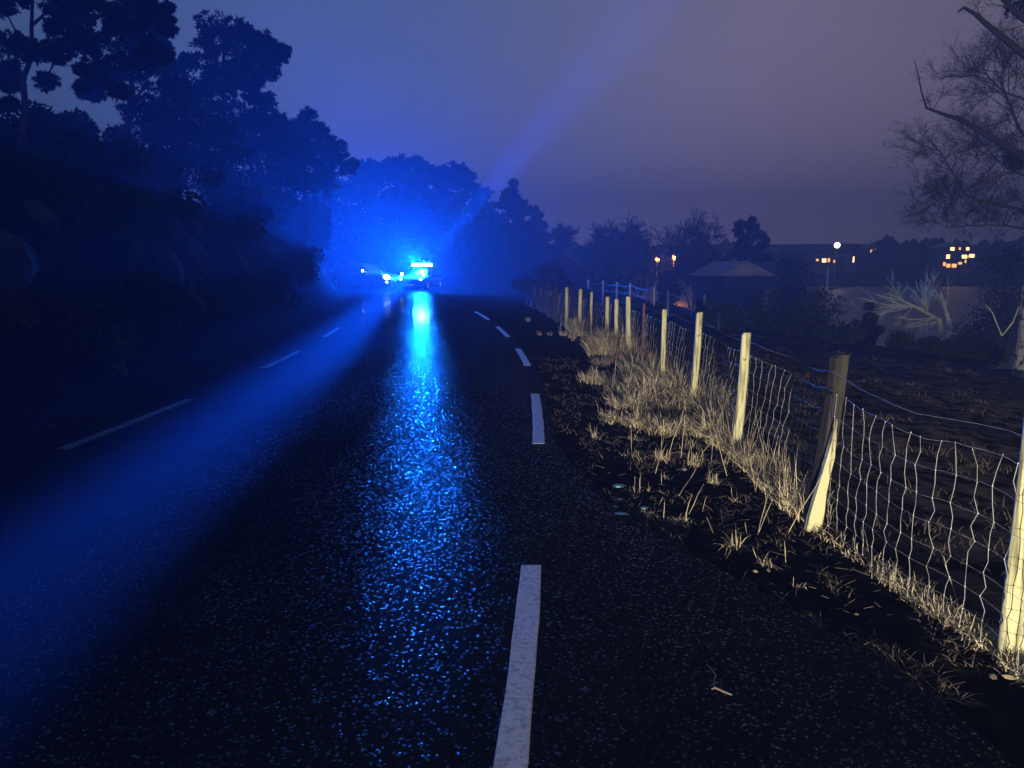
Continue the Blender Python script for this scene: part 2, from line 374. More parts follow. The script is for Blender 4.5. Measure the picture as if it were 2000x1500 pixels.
def axis(segs):
    out = []
    for a, b, st in segs:
        n = max(1, int(round((b - a) / st))); out += [a + (b - a) * i / n for i in range(n)]
    return out + [segs[-1][1]]
gx = axis([(-420, -120, 30), (-120, -30, 6), (-30, -12, 1.0), (-12, -3.5, .4), (-3.5, .2, .6), (.2, 2.4, .1), (2.4, 7, .3), (7, 24, .8), (24, 70, 3), (70, 520, 18)])
gy = axis([(-34, -4, 3), (-4, 1, .8), (1, 9, .16), (9, 20, .35), (20, 62, .9), (62, 130, 3), (130, 260, 5), (260, 620, 30)])
mb = MB()
mb.v = [(x, y, H(x, y)) for y in gy for x in gx]
nx = len(gx)
mb.f = [(j*nx+i, j*nx+i+1, (j+1)*nx+i+1, (j+1)*nx+i) for j in range(len(gy)-1) for i in range(nx-1)]; mb.m = [0]*len(mb.f)
tag(mb.build('ground', M['ground'], smooth=True), kind='structure')

# road surface
mb = MB(); ys = axis([(-32, 1, 1.5), (1, 12, .2), (12, 75, .6)]); NC = 10
for y in ys:
    a, b = xleft(y), xright(y) + .03 * mn.noise(Vector((y * 7, 0, 0))) + .07 * mn.noise(Vector((y * 1.7, 5, 0)))
    mb.v.append((a - .01, y, -.05))
    for i in range(NC + 1): mb.v.append((a + (b - a) * i / NC, y, .0))
    mb.v.append((b + .02, y, -.06))
n = NC + 3
for j in range(len(ys) - 1):
    for i in range(n - 1): mb.f.append((j*n+i, j*n+i+1, (j+1)*n+i+1, (j+1)*n+i)); mb.m.append(0)
tag(mb.build('road', M['asphalt']), kind='structure')

# painted dashes (each about 3 m, thick thermoplastic)
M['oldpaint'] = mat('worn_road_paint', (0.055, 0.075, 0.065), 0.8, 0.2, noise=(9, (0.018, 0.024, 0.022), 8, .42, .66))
def dash(y0, y1, off, wd, label, pm='paint'):
    mb = MB(); N = 16; z = .0045
    for i in range(N + 1):
        y = y0 + (y1 - y0) * i / N; x = xr(y) + off; j = .003
        a, b = x - wd / 2 + rn(-j, j), x + wd / 2 + rn(-j, j)
        mb.v += [(a - .004, y, .001), (a, y, z), (b, y, z), (b + .004, y, .001)]
    for i in range(N):
        for k in range(3): mb.f.append((i*4+k, i*4+k+1, i*4+4+k+1, i*4+4+k)); mb.m.append(0)
    mb.f.append((0, 3, 2, 1)); mb.f.append((N*4, N*4+1, N*4+2, N*4+3)); mb.m += [0, 0]
    o = mb.build('road_marking', M[pm])
    return tag(o, label, 'road marking', 'painted dashes along the road edges')
for (y0, y1, lb) in [(.6, 3.83, 'nearest white painted dash, at the bottom edge of the picture'),
                     (6.62, 9.30, 'second nearest white dash, level with the bright leaning fence posts'),
                     (12.0, 14.5, 'slanting third dash of the right edge line, where the road starts to bend'),
                     (17.0, 19.9, 'small fourth dash of the right edge line, in the bend'),
                     (22.6, 26.5, 'farthest faint dash of the right edge line'),]:
    dash(y0, y1, 0, .10, lb)
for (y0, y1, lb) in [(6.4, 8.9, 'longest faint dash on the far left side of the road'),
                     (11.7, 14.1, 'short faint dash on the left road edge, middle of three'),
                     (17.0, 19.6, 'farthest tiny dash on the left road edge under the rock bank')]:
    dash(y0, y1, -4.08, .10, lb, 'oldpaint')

# rock bank along the left
mb = MB(); by = axis([(1, 20, .35), (20, 56, .4)]); NB = 26
for y in by:
    for i in range(NB + 1):
        t = i / NB; d = .55 + 3.3 * t; x = xleft(y) - d
        pz = H(x, y) - .16 + .0
        V_ = Vector((x, y, pz)); r = mn.noise(V_ * .8) * .45 + mn.noise(V_ * 2.1) * .28 + mn.noise(V_ * 5.0) * .14
        e = sstep(t * 5) * sstep((1 - t) * 4)
        mb.v.append((x + r * .6 * e, y + .2 * mn.noise(V_ * 3 + Vector((9, 0, 0))) * e, pz + (.04 + r * .35) * e))
n = NB + 1
for j in range(len(by) - 1):
    for i in range(NB): mb.f.append((j*n+i, (j+1)*n+i, (j+1)*n+i+1, j*n+i+1)); mb.m.append(0)
tag(mb.build('rock_bank', M['rock']), 'rough dark rock bank rising from the left edge of the road', 'rock', kind='structure')

# fjord water
mb = MB(); mb.add([(12, 30, -2.45), (420, 30, -2.45), (420, 158, -2.45), (12, 158, -2.45)], [(0, 1, 2, 3)])
tag(mb.build('water', M['water']), kind='structure')

# ------------------------------------------------------------------ vegetation builders
def leafcloud(mb, c, r, n, size, squash=.8, mi=0, up=0.0):
    """many small leaf-sized faces filling an uneven ball"""
    c = Vector(c)
    lob = [(Vector((rn(-1, 1), rn(-1, 1), rn(-1, 1))).normalized(), rn(.55, 1.15)) for _ in range(6)]
    for _ in range(n):
        d = Vector((random.gauss(0, 1), random.gauss(0, 1), random.gauss(0, 1))).normalized()
        k = 1.0
        for l, s in lob: k *= 1 + .22 * (s - .85) * 2 * max(0, d.dot(l)) ** 2
        p = c + Vector((d.x, d.y, d.z * squash)) * (r * k * (random.random() ** .45))
        a = Vector((random.gauss(0, 1), random.gauss(0, 1), random.gauss(0, 1) + up)).normalized(); b = a.orthogonal().normalized()
        b = Matrix.Rotation(rn(0, 6.28), 3, a) @ b; s = size * rn(.6, 1.3)
        mb.v += [tuple(p - a * s * .5 - b * s * .28), tuple(p - a * s * .5 + b * s * .28), tuple(p + a * s * .7)]
        o = len(mb.v) - 3; mb.f.append((o, o + 1, o + 2)); mb.m.append(mi)

def needletuft(mb, c, r, n, ln, mi=0):
    c = Vector(c)
    for _ in range(n):
        d = Vector((random.gauss(0, 1), random.gauss(0, 1), random.gauss(.25, .9))).normalized()
        p = c + Vector((d.x * r, d.y * r, d.z * r * .65)) * random.random() ** .6
        a = (d + Vector((rn(-.5, .5), rn(-.5, .5), rn(-.3, .6)))).normalized(); b = a.orthogonal().normalized()
        b = Matrix.Rotation(rn(0, 6.28), 3, a) @ b; s = ln * rn(.6, 1.3)
        o = len(mb.v)
        mb.v += [tuple(p - b * s * .24), tuple(p + b * s * .24), tuple(p + a * s)]
        mb.f.append((o, o + 1, o + 2)); mb.m.append(mi)

def curve_pts(a, b, n=5, wob=.08):
    a, b = Vector(a), Vector(b); L = (b - a).length; out = []
    for i in range(n + 1):
        t = i / n; j = L * wob * math.sin(PI * t)
        out.append(a.lerp(b, t) + Vector((rn(-j, j), rn(-j, j), rn(-j, j))))
    return out

def pine(u, Y, crowns, label, name='pine_tree', trunk_r=.16, group=None, dens=1.0, leaf=.2, mat_=None, topv=None, lean=0, cat='tree', sink=.25):
    """crowns: (u, v, radius px) clumps of the crown, at real depth Y with their own spread in depth"""
    px = Y / FPX; X = (u - U0) * px
    z0 = H(X, Y) - sink
    root = empty(name, (X, Y, z0)); tag(root, label, cat, group)
    cr = []
    for (cu, cv, rr) in crowns:
        r = rr * px; dy = rn(-.9, .9) * min(1.8, r * 1.3)
        p = at(cu, cv, Y); p.y += dy
        cr.append((p - Vector((X, Y, z0)), r))
    tv = topv if topv is not None else min(c[1] for c in crowns)
    top = at(u + lean, tv, Y) - Vector((X, Y, z0))
    tp = curve_pts((0, 0, 0), top, 8, .02); tr = [trunk_r * (1 - .8 * i / 8) for i in range(9)]
    mt = MB(); mt.tube(tp, tr, 8)
    for ic, (p, r) in enumerate(cr):
        k = min(range(9), key=lambda i: (tp[i] - p).length + max(0, tp[i].z - p.z) * 1.5)
        s = tp[max(0, k - 1)]
        if ic > 5:
            pn = min((q for q, _ in cr[:ic]), key=lambda q: (q - p).length)
            if (pn - p).length < (s - p).length: s = pn
        mt.tube(curve_pts(s, p, 4, .06), [trunk_r * .38, trunk_r * .3, trunk_r * .22, trunk_r * .15, trunk_r * .07], 5)
        for _ in range(4):
            e = p + Vector((rn(-1, 1), rn(-1, 1), rn(-.5, .8))) * r * .75
            mt.tube([s.lerp(p, .75), s.lerp(p, .9).lerp(e, .4), e], [trunk_r * .1, trunk_r * .07, .006], 4)
    mt.build('trunk', M['bark'], root)
    mc = MB()
    for p, r in cr:
        nt_ = int(30 * dens)
        for _ in range(nt_):
            d = Vector((random.gauss(0, 1), random.gauss(0, 1), random.gauss(0, .8))).normalized() * (r * rn(.2, 1.22))
            needletuft(mc, p + Vector((d.x, d.y, d.z * .8)), r * rn(.10, .32), int(34 * dens), leaf * rn(1.0, 1.5))
    mc.build('crown', mat_ or M['needle'], root)
    return root

def branchy(mb, p, d, L, r, depth, spread=.6, gravity=0.0, minr=.004, n=3, nb=(2, 3)):
    pts = [Vector(p)]; dd = Vector(d).normalized(); seg = 4
    for i in range(seg):
        dd = (dd + Vector((rn(-.16, .16), rn(-.16, .16), rn(-.16, .16) - gravity))).normalized()
        pts.append(pts[-1] + dd * L / seg)
    mb.tube(pts, [max(minr, r * (1 - .45 * i / seg)) for i in range(seg + 1)], 5 if r > .03 else 3, cap=False)
    if depth <= 0: return
    for _ in range(random.randint(*nb) + 1):
        k = random.randint(1, seg); s = pts[k]
        v = (dd + Vector((random.gauss(0, spread), random.gauss(0, spread), random.gauss(0, spread) + .12))).normalized()
        branchy(mb, s, v, L * rn(.5, .78), max(minr, r * rn(.4, .6)), depth - 1, spread, gravity, minr, n, nb)

def bare_tree(u, Y, topv, wpx, label, group=None, mat_=None, trunk_r=.1, depth=5, name='bare_tree', nst=1, minr=.006):
    px = Y / FPX; X = (u - U0) * px; z0 = H(X, Y) - .15
    root = empty(name, (X, Y, z0)); tag(root, label, 'tree', group)
    ht = at(u, topv, Y).z - z0
    mt, mc = MB(), MB()
    for s in range(nst):
        tp = curve_pts((0, 0, 0), (rn(-.1, .1) * ht + (s - (nst - 1) / 2) * .12 * ht, rn(-.05, .05) * ht, ht * .62), 5, .03)
        mt.tube(tp, [trunk_r * (1 - .12 * i) for i in range(6)], 7)
        for k in range(2, 6):
            for _ in range(3):
                v = Vector((rn(-1, 1) * wpx * px / ht * 1.6, rn(-.6, .6), rn(.5, 1.1))).normalized()
                branchy(mc, tp[k], v, ht * rn(.16, .25), trunk_r * .4, depth - 2, .45, 0, minr)
    mt.build('trunk', mat_ or M['bark'], root); mc.build('crown', M['twig'], root)
    return root

def shrub(u, v, Y, wpx, hpx, label, group=None, mat_=None, n=2600, leaf=.16, name='shrub'):
    """leafy shrub whose foot stands on the ground, its top at pixel row v"""
    px = Y / FPX; X = (u - U0) * px; top = at(u, v, Y).z; z0 = H(X, Y) - .1
    root = empty(name, (X, Y, z0)); tag(root, label, 'shrub', group)
    h = max(.5, top - z0); wd = wpx * px
    mt, mc = MB(), MB(); k = 9
    for i in range(k):
        a = rn(0, 6.28); q = rn(.1, 1.0)
        e = Vector((math.cos(a) * wd * .5 * q, math.sin(a) * wd * .35 * q, h * (1 - .55 * q * q) * rn(.75, .95)))
        mt.tube(curve_pts((rn(-.1, .1), rn(-.1, .1), 0), e, 4, .08), [.03, .025, .02, .014, .006], 4)
        rr = max(.25, min(wd, h) * rn(.20, .30))
        for s in (1.0, .62, .3):
            c = e * s; leafcloud(mc, (c.x, c.y, max(rr * .6, c.z)), rr * (1.25 - .3 * s), n // (k * 3), leaf)
    mt.build('stems', M['bark'], root); mc.build('foliage', mat_ or M['leafdark'], root)
    return root

# ------------------------------------------------------------------ pines and wood on the left hill
g = 'pines on the hillside left of the road'
_bits = [(rn(-10, 335), rn(-10, 205), rn(8, 19)) for _ in range(52)]
_bits = [b for b in _bits if not (60 < b[0] < 150 and 120 < b[1])]
# nearest pine: bare trunk, crown beyond the top of the picture, hanging boughs
pine(68, 15, [(60, -60, 60), (150, -40, 60), (20, 20, 34), (120, 30, 26), (205, 20, 34), (280, 10, 36), (250, 60, 28), (150, 75, 24), (185, 130, 22), (110, 108, 20),
              (10, 90, 34), (5, 150, 26), (240, 115, 32), (290, 90, 26), (95, 160, 18), (300, 45, 24)] + _bits,
     'nearest tall pine with a straight bare trunk at the far left edge', trunk_r=.085, group=g, leaf=.055, dens=1.35, topv=-60)
pine(262, 21, [(240, 150, 40), (265, 100, 42), (300, 130, 30), (320, 175, 34), (250, 195, 40), (215, 165, 26), (190, 190, 20), (270, 60, 34), (285, 15, 34), (250, 20, 30), (325, 95, 16), (312, 68, 14), (350, 170, 20), (290, 220, 36)],
     'second pine from the left, its dense dark crown beside the bare trunk', trunk_r=.13, group=g, leaf=.08, dens=1.3)
pine(440, 27, [(430, 60, 36), (465, 55, 30), (415, 95, 34), (455, 100, 42), (480, 80, 26), (515, 80, 18), (500, 110, 26), (545, 95, 18), (530, 120, 22), (515, 140, 24), (470, 140, 36),
               (420, 140, 34), (395, 175, 32), (450, 180, 36), (490, 165, 22), (370, 120, 15), (352, 135, 14), (340, 165, 18), (430, 215, 38), (495, 195, 14), (370, 205, 26)],
     'tall pine with a rounded ragged crown and side boughs against the sky', trunk_r=.16, group=g, leaf=.10, dens=1.3)
pine(500, 31, [(500, 225, 34), (520, 195, 20), (480, 240, 34), (530, 240, 26), (455, 262, 30), (545, 265, 30), (400, 250, 34), (515, 280, 40), (560, 285, 30)],
     'low dark pine just right of and below the tall rounded one', trunk_r=.15, group=g, leaf=.12, dens=1.2)
pine(600, 38, [(605, 228, 14), (600, 245, 18), (580, 250, 20), (560, 258, 18), (625, 262, 18), (612, 285, 28), (645, 285, 22), (655, 305, 22), (630, 315, 28), (590, 310, 34), (675, 325, 14), (560, 325, 36), (640, 345, 30), (690, 320, 8), (612, 355, 34)],
     'pine with a pointed tip and a small gap, halfway down the slope', trunk_r=.18, group=g, leaf=.14, dens=1.2)
pine(360, 25, [(345, 215, 40), (385, 225, 40), (330, 255, 40), (370, 265, 44), (410, 270, 40), (345, 300, 44), (390, 310, 44), (300, 270, 34), (310, 225, 22), (430, 250, 26), (440, 290, 34)],
     'broad dark pine filling the gap between the second and the tall rounded pine', trunk_r=.14, group=g, leaf=.10, dens=1.2)
pine(545, 34, [(535, 255, 26), (560, 270, 30), (520, 300, 40), (560, 310, 40), (590, 300, 26), (530, 345, 44), (575, 350, 44), (540, 230, 12)],
     'squat dark pine between the low pine and the pointed one', trunk_r=.15, group=g, leaf=.13, dens=1.2)
# background mass of trees behind the vehicles
g2 = 'trees behind the emergency vehicles'
spec = [(725, 72, [(720, 330, 20), (735, 328, 16), (705, 350, 22), (740, 350, 22), (725, 375, 26), (700, 385, 22), (725, 410, 30)], 'leftmost of the rounded treetops behind the blue lights'),
        (772, 76, [(768, 325, 18), (785, 322, 16), (760, 345, 20), (780, 350, 26), (800, 345, 18), (770, 380, 30), (795, 385, 26), (775, 415, 32)], 'rounded treetop straight above the second car'),
        (815, 80, [(812, 322, 16), (826, 330, 14), (835, 350, 14), (815, 350, 24), (800, 380, 22), (830, 385, 26), (815, 415, 30)], 'rounded treetop straight above the blue light bar'),
        (858, 74, [(855, 335, 16), (868, 345, 12), (848, 352, 14), (860, 370, 20), (850, 400, 26), (875, 410, 24), (860, 440, 30)], 'narrow treetop between two wider ones'),
        (900, 78, [(888, 330, 12), (903, 335, 12), (912, 345, 12), (895, 355, 20), (920, 365, 14), (900, 385, 26), (925, 400, 20), (905, 430, 32), (935, 440, 24)], 'twin tipped treetop right of the narrow one'),
        (945, 82, [(938, 385, 12), (948, 378, 8), (950, 410, 18), (930, 430, 24), (958, 440, 22), (945, 470, 28)], 'low ragged tree at the left of the spruce'),
        (640, 60, [(650, 370, 30), (620, 385, 34), (680, 375, 26), (660, 410, 34), (610, 420, 34), (690, 420, 30)], 'dark tree low on the slope above the rock bank'),
        ]
for u, Y, cr, lb in spec:
    pine(u, Y, cr, lb, trunk_r=.2, group=g2, leaf=.34, dens=.85, name='pine_tree')
pine(1003, 86, [(1003, 358, 4), (1002, 372, 7), (990, 380, 8), (1006, 390, 12), (984, 400, 12), (1015, 402, 10), (1000, 415, 17), (1025, 415, 8), (975, 428, 14), (1012, 438, 20), (990, 450, 22),
                (1030, 445, 14), (1045, 455, 12), (1000, 480, 28), (1040, 485, 20), (965, 470, 20), (1060, 490, 14)],
     'pointed spruce standing right of the rounded treetops', name='spruce_tree', trunk_r=.22, group=g2, leaf=.32)
pine(1052, 90, [(1040, 412, 8), (1048, 425, 9), (1056, 440, 10), (1050, 455, 14), (1064, 465, 12), (1050, 480, 20), (1075, 490, 14), (1062, 505, 18)],
     'tree sloping down on the right flank of the pointed spruce', name='pine_tree', trunk_r=.2, group=g2, leaf=.32)
# undergrowth on the left hill and behind the vehicles
us = [(560, 380, 44, 150, 130), (610, 395, 44, 120, 90), (700, 385, 62, 190, 90), (780, 385, 64, 190, 100), (860, 390, 62, 190, 90), (930, 415, 64, 150, 90), (1000, 470, 66, 130, 80),
      (330, 240, 24, 240, 160), (450, 280, 30, 200, 150), (180, 225, 20, 200, 120), (520, 330, 34, 150, 120), (60, 200, 16, 200, 90)]
pos = ['above the rock bank on the left', 'at the far end of the rock bank', 'behind the reflective vest', 'behind the second car', 'right behind the light bar', 'beneath the ragged low tree',
       'at the foot of the pointed spruce', 'under the dense second pine', 'under the tall rounded pine', 'right of the bare pine trunk', 'below the pine with the pointed tip', 'at the left edge under the nearest pine']
for (u, v, Y, wpx, hpx), ps in zip(us, pos):
    shrub(u, v, Y, wpx, hpx, 'dark leafy undergrowth ' + ps, 'undergrowth on the wooded slope', n=6000 if Y > 40 else 4200, leaf=.36 if Y > 40 else .17, name='undergrowth')

bk = [(9.5, 1.3, 'nearest of the low brush on the rock bank'), (12.5, 2.3, 'low brush on the upper rock bank behind the long left dash'), (16, 1.4, 'low brush at the foot of the rock bank, left of the middle dash'),
      (20, 2.2, 'low brush hanging over the bank left of the middle dash'), (25, 1.6, 'low brush midway along the rock bank'), (31, 2.0, 'low brush on the bank left of the farthest left dash'),
      (14, 3.4, 'wide brush on top of the near rock bank'), (19, 3.8, 'wide brush on top of the rock bank under the tall pines'), (26, 3.6, 'wide brush on top of the far rock bank')]
for y_, d_, lb in bk:
    X = xleft(y_) - d_; zb_ = H(X, y_) - .1; rt = empty('brush', (X, y_, zb_)); tag(rt, lb, 'shrub', 'brush on the rock bank')
    mt, mc = MB(), MB()
    for i in range(7):
        e = Vector((rn(-.9, .9), rn(-1.2, 1.2), rn(.25, .8))); mt.tube(curve_pts((rn(-.2, .2), rn(-.2, .2), 0), e, 3, .1), [.018, .014, .01, .005], 4); leafcloud(mc, e, rn(.35, .6), 330, .10)
    mt.build('stems', M['bark'], rt); mc.build('foliage', M['leafdark'], rt)

# ------------------------------------------------------------------ right side: bare trees, shrubs
g3 = 'trees between the fence and the fjord'
bare_tree(1095, 82, 437, 40, 'small bushy bare tree just right of the spruces', g3, depth=6, trunk_r=.12, nst=3, minr=.02)
bare_tree(1190, 66, 425, 90, 'wide rounded bare tree left of the two orange lamps', g3, depth=6, trunk_r=.13, nst=3, minr=.016)
bare_tree(1225, 70, 440, 60, 'thin bare treetop beside the wide rounded one', g3, depth=6, trunk_r=.10, nst=2, minr=.016)
bare_tree(1266, 46, 462, 30, 'slender bare tree with blue lit stems under the left orange lamp', g3, mat_=M['birch'], depth=5, trunk_r=.05, nst=2, minr=.008)
bare_tree(1350, 50, 424, 75, 'bare tree with a round fan of twigs right of the orange lamps', g3, mat_=M['birch'], depth=6, trunk_r=.07, nst=3, minr=.011)
pine(1465, 52, [(1470, 430, 7), (1462, 442, 10), (1475, 448, 10), (1445, 440, 8), (1440, 452, 8), (1482, 462, 10), (1465, 465, 14), (1450, 475, 12), (1488, 478, 10), (1470, 488, 14), (1440, 485, 10), (1497, 468, 3), (1455, 500, 20), (1485, 505, 18)],
     'ragged small pine standing above the dark gabled house', trunk_r=.12, group=g3, leaf=.17, dens=.8)
sh = [(1060, 512, 40, 100, 'round dark shrub behind the far fence posts'), (1140, 480, 70, 120, 'dark hedge left of the wide bare tree'), (1210, 492, 60, 150, 'dark hedge beneath the wide bare tree'),
      (1300, 530, 56, 60, 'dark shrub beneath the two orange lamps'), (1385, 490, 52, 100, 'dark shrub between the round bare tree and the small pine'), (1440, 485, 58, 120, 'dark shrub left of the small ragged pine'),
      (1520, 487, 60, 110, 'dark shrub right of the small ragged pine'), (1545, 500, 44, 110, 'dark shrub left of the slim white mast'), (1590, 560, 30, 130, 'black shrub in front of the water'),
      (1530, 560, 26, 170, 'black shrub behind the gap between the fence posts'), (1640, 630, 24, 120, 'black shrub lowest at the shore of the water'), (1400, 590, 26, 170, 'black shrub behind the middle fence posts'),
      (1250, 600, 34, 130, 'dark shrub behind the rusty stake'), (1130, 570, 36, 110, 'dark shrub behind the far leaning posts'), (1700, 585, 34, 34, 'small pointed shrub standing before the pale water'),
      (1930, 600, 30, 150, 'black shrub at the right edge beside the birch trunk'), (1760, 650, 24, 60, 'low black shrub under the pale lit tree'), (1880, 655, 26, 160, 'low wide black shrub right of the pale lit tree'),
      (1690, 612, 30, 60, 'low black shrub left of the pale lit tree, at the water'), (1815, 655, 27, 90, 'low black shrub right under the boughs of the pale lit tree'),
      (1960, 480, 44, 170, 'tall black thicket behind the birch at the right edge')]
for u, v, Y, wpx, lb in sh:
    shrub(u, v, Y, wpx, 0, lb, 'dark shrubs beyond the fence', n=2600, leaf=.2 if Y > 35 else .12)
# pale lit tree leaning over the shore
P0 = at(1852, 640, 33)
root = empty('leaning_tree', (P0.x, P0.y, H(P0.x, P0.y) - .1)); tag(root, 'pale bare leaning tree with many spread boughs lit by the headlights', 'tree')
o3 = root.location
def rel(u, v, Y=33): return at(u, v, Y) - o3
mt = MB(); mc = MB()
mt.tube([(0, 0, 0), rel(1857, 640), rel(1850, 615), rel(1843, 590, 33.2), rel(1838, 570, 33.4)], [.11, .09, .07, .05, .03], 7)
mt.tube([(0, 0, .05), rel(1835, 625, 32.7), rel(1812, 612, 32.4), rel(1785, 598, 32.1), rel(1758, 585, 32), rel(1750, 572, 32)], [.10, .09, .075, .055, .035, .02], 7)
for a, b, r in [((1812, 612), (1818, 565), .06), ((1800, 605), (1825, 560), .05), ((1790, 600), (1745, 602), .06), ((1785, 598), (1742, 612), .05), ((1758, 585), (1748, 560), .05), ((1770, 590), (1742, 580), .05),
                ((1825, 620), (1790, 632), .05), ((1835, 625), (1805, 640), .04), ((1843, 590), (1828, 572), .06), ((1850, 612), (1856, 580), .05), ((1780, 597), (1720, 600), .04), ((1770, 595), (1712, 612), .035), ((1812, 612), (1800, 575), .05)]:
    A, B = rel(*a, 32.3), rel(*b, 32.3 + rn(-.8, .8)); d = B - A
    
    for _ in range(3): branchy(mc, A, d + Vector((rn(-.3, .1), rn(-.3, .3), rn(-.15, .15))) * d.length, d.length * rn(.7, 1.1), r * rn(.3, .55), 2, .22, 0, .007, nb=(1, 2))
mt.build('trunk', M['palebark'], root); mc.build('crown', M['palebark'], root)
# birch at the right edge
Xb, Yb = 14.35, 21.5
zb = H(Xb, Yb) - .1
root = empty('birch_tree', (Xb, Yb, zb)); tag(root, 'big bare birch at the right edge with boughs reaching into the sky', 'tree')
def rb(u, v, Y=21.5): return at(u, v, Y) - Vector((Xb, Yb, zb))
mt = MB(); mt.tube([(0, 0, 0), (.04, 0, 1.2), (.02, 0, 2.6), (.14, 0, 4.2), (.3, .1, 6.0), (.3, .1, 8.5), (.2, 0, 11.5)], [.21, .17, .17, .16, .15, .12, .06], 9)
mt.build('trunk', M['birch'], root)
mc = MB()
def bough(pts, r0, r1, Y0=21.5, Y1=20.5, tw=7, dep=4, L=1.1):
    P = [rb(u, v, Y0 + (Y1 - Y0) * i / (len(pts) - 1)) for i, (u, v) in enumerate(pts)]
    n = len(P); mc.tube(P, [r0 + (r1 - r0) * i / (n - 1) for i in range(n)], 6)
    for i in range(n - 1):
        for _ in range(tw):
            s = P[i].lerp(P[i + 1], random.random())
            branchy(mc, s, Vector((rn(-1.0, .5), rn(-.6, .6), rn(-.5, 1))), L * rn(.4, 1.0), .015, dep, .5, 0, .0022, nb=(2, 3))
_mr = .0022
bough([(2030, 130), (1985, 95), (1930, 50), (1905, 28), (1882, 14)], .10, .035, tw=1, dep=2, L=.5)
mc.tube([rb(1884, 14, 20.5), rb(1870, 24, 20.5)], [.035, .02], 5)
bough([(2030, 330), (1990, 300), (1930, 265), (1880, 235), (1840, 222), (1810, 211)], .11, .03, tw=2, dep=3, L=.9)
mc.tube([rb(1810, 212, 20.5), rb(1800, 180, 20.4), rb(1794, 150, 20.4), rb(1786, 117, 20.4)], [.03, .022, .018, .008], 5)
bough([(2030, 420), (1960, 400), (1915, 392), (1885, 382), (1862, 340), (1845, 310), (1830, 290)], .05, .008, tw=5, dep=4, L=.9)
bough([(1885, 382), (1860, 390), (1830, 395), (1805, 400)], .02, .005, 20.6, 20.2, tw=5, dep=4, L=.7)
bough([(2020, 290), (1990, 250), (1970, 200), (1955, 160), (1960, 130)], .05, .01, 21.5, 22.5, tw=7, dep=4, L=1.2)
bough([(2030, 60), (1990, 30), (1960, 0), (1940, -30)], .09, .04, tw=4, dep=4, L=1.3)
bough([(2020, 450), (1960, 440), (1900, 440), (1850, 445), (1820, 430)], .03, .006, 22, 22.5, tw=6, dep=4, L=.8)
bough([(2020, 200), (1960, 180), (1920, 140), (1900, 150)], .03, .006, 22, 23, tw=5, dep=4, L=1.0)
bough([(2020, 350), (1970, 330), (1930, 300), (1900, 310)], .03, .006, 22, 23, tw=6, dep=4, L=1.0)
mc.build('crown', M['twig'], root)
# burr of dark twigs in the birch
mb = MB(); leafcloud(mb, rb(1985, 315), .30, 500, .09); leafcloud(mb, rb(1995, 10), .45, 500, .09); leafcloud(mb, rb(1970, 305), .16, 200, .07)
mb.build('twig_cluster', M['leafdark'], root)
# snapped bough hanging by the birch
mb = MB(); a = at(1932, 600, 20); root = empty('broken_branch', tuple(at(1957, 655, 20))); tag(root, 'thin broken branch hanging bent like a V beside the birch trunk', 'branch')
l = root.location
mb.tube([at(1990, 600, 20.6) - l, at(1978, 630, 20) - l, at(1957, 656, 20) - l], [.02, .018, .015], 5); mb.tube([at(1957, 656, 20) - l, at(1948, 635, 20) - l, at(1938, 610, 20) - l, at(1925, 595, 20) - l], [.02, .016, .012, .006], 5)
mb.build('stem', M['palebark'], root)

# far wood across the water
mb = MB()
for i in range(1500):
    u = rn(1090, 2150); Y = rn(172, 250)
    x = (u - U0) / FPX * Y; z = H(x, Y)
    top = at(u, 487 + 6 * math.sin(u * .021) + 20 * mn.noise(Vector((u * .03, 0, 0))) + 10 * mn.noise(Vector((u * .09, 4, 0))) - 16 * sstep((u - 1650) / 150) + 4 * sstep((u - 1900) / 80), Y).z
    h = max(1.2, min(8, top - z)) * rn(.5, 1.12); wdt = h * rn(.2, .36)
    n_ = 6; o = len(mb.v)
    lv = [(0, .35), (.3, 1.0), (.6, .8), (.85, .45), (1.0, .06)]
    for t, r in lv:
        for k in range(n_):
            a = 2 * PI * k / n_ + t; q = wdt * r * rn(.75, 1.25)
            mb.v.append((x + math.cos(a) * q, Y + math.sin(a) * q, z + h * t))
    for j in range(len(lv) - 1):
        for k in range(n_): mb.f.append((o+j*n_+k, o+j*n_+(k+1)%n_, o+(j+1)*n_+(k+1)%n_, o+(j+1)*n_+k)); mb.m.append(0)
tag(mb.build('far_wood', M['farwood']), 'dark wooded skyline across the water', 'wood', kind='stuff')

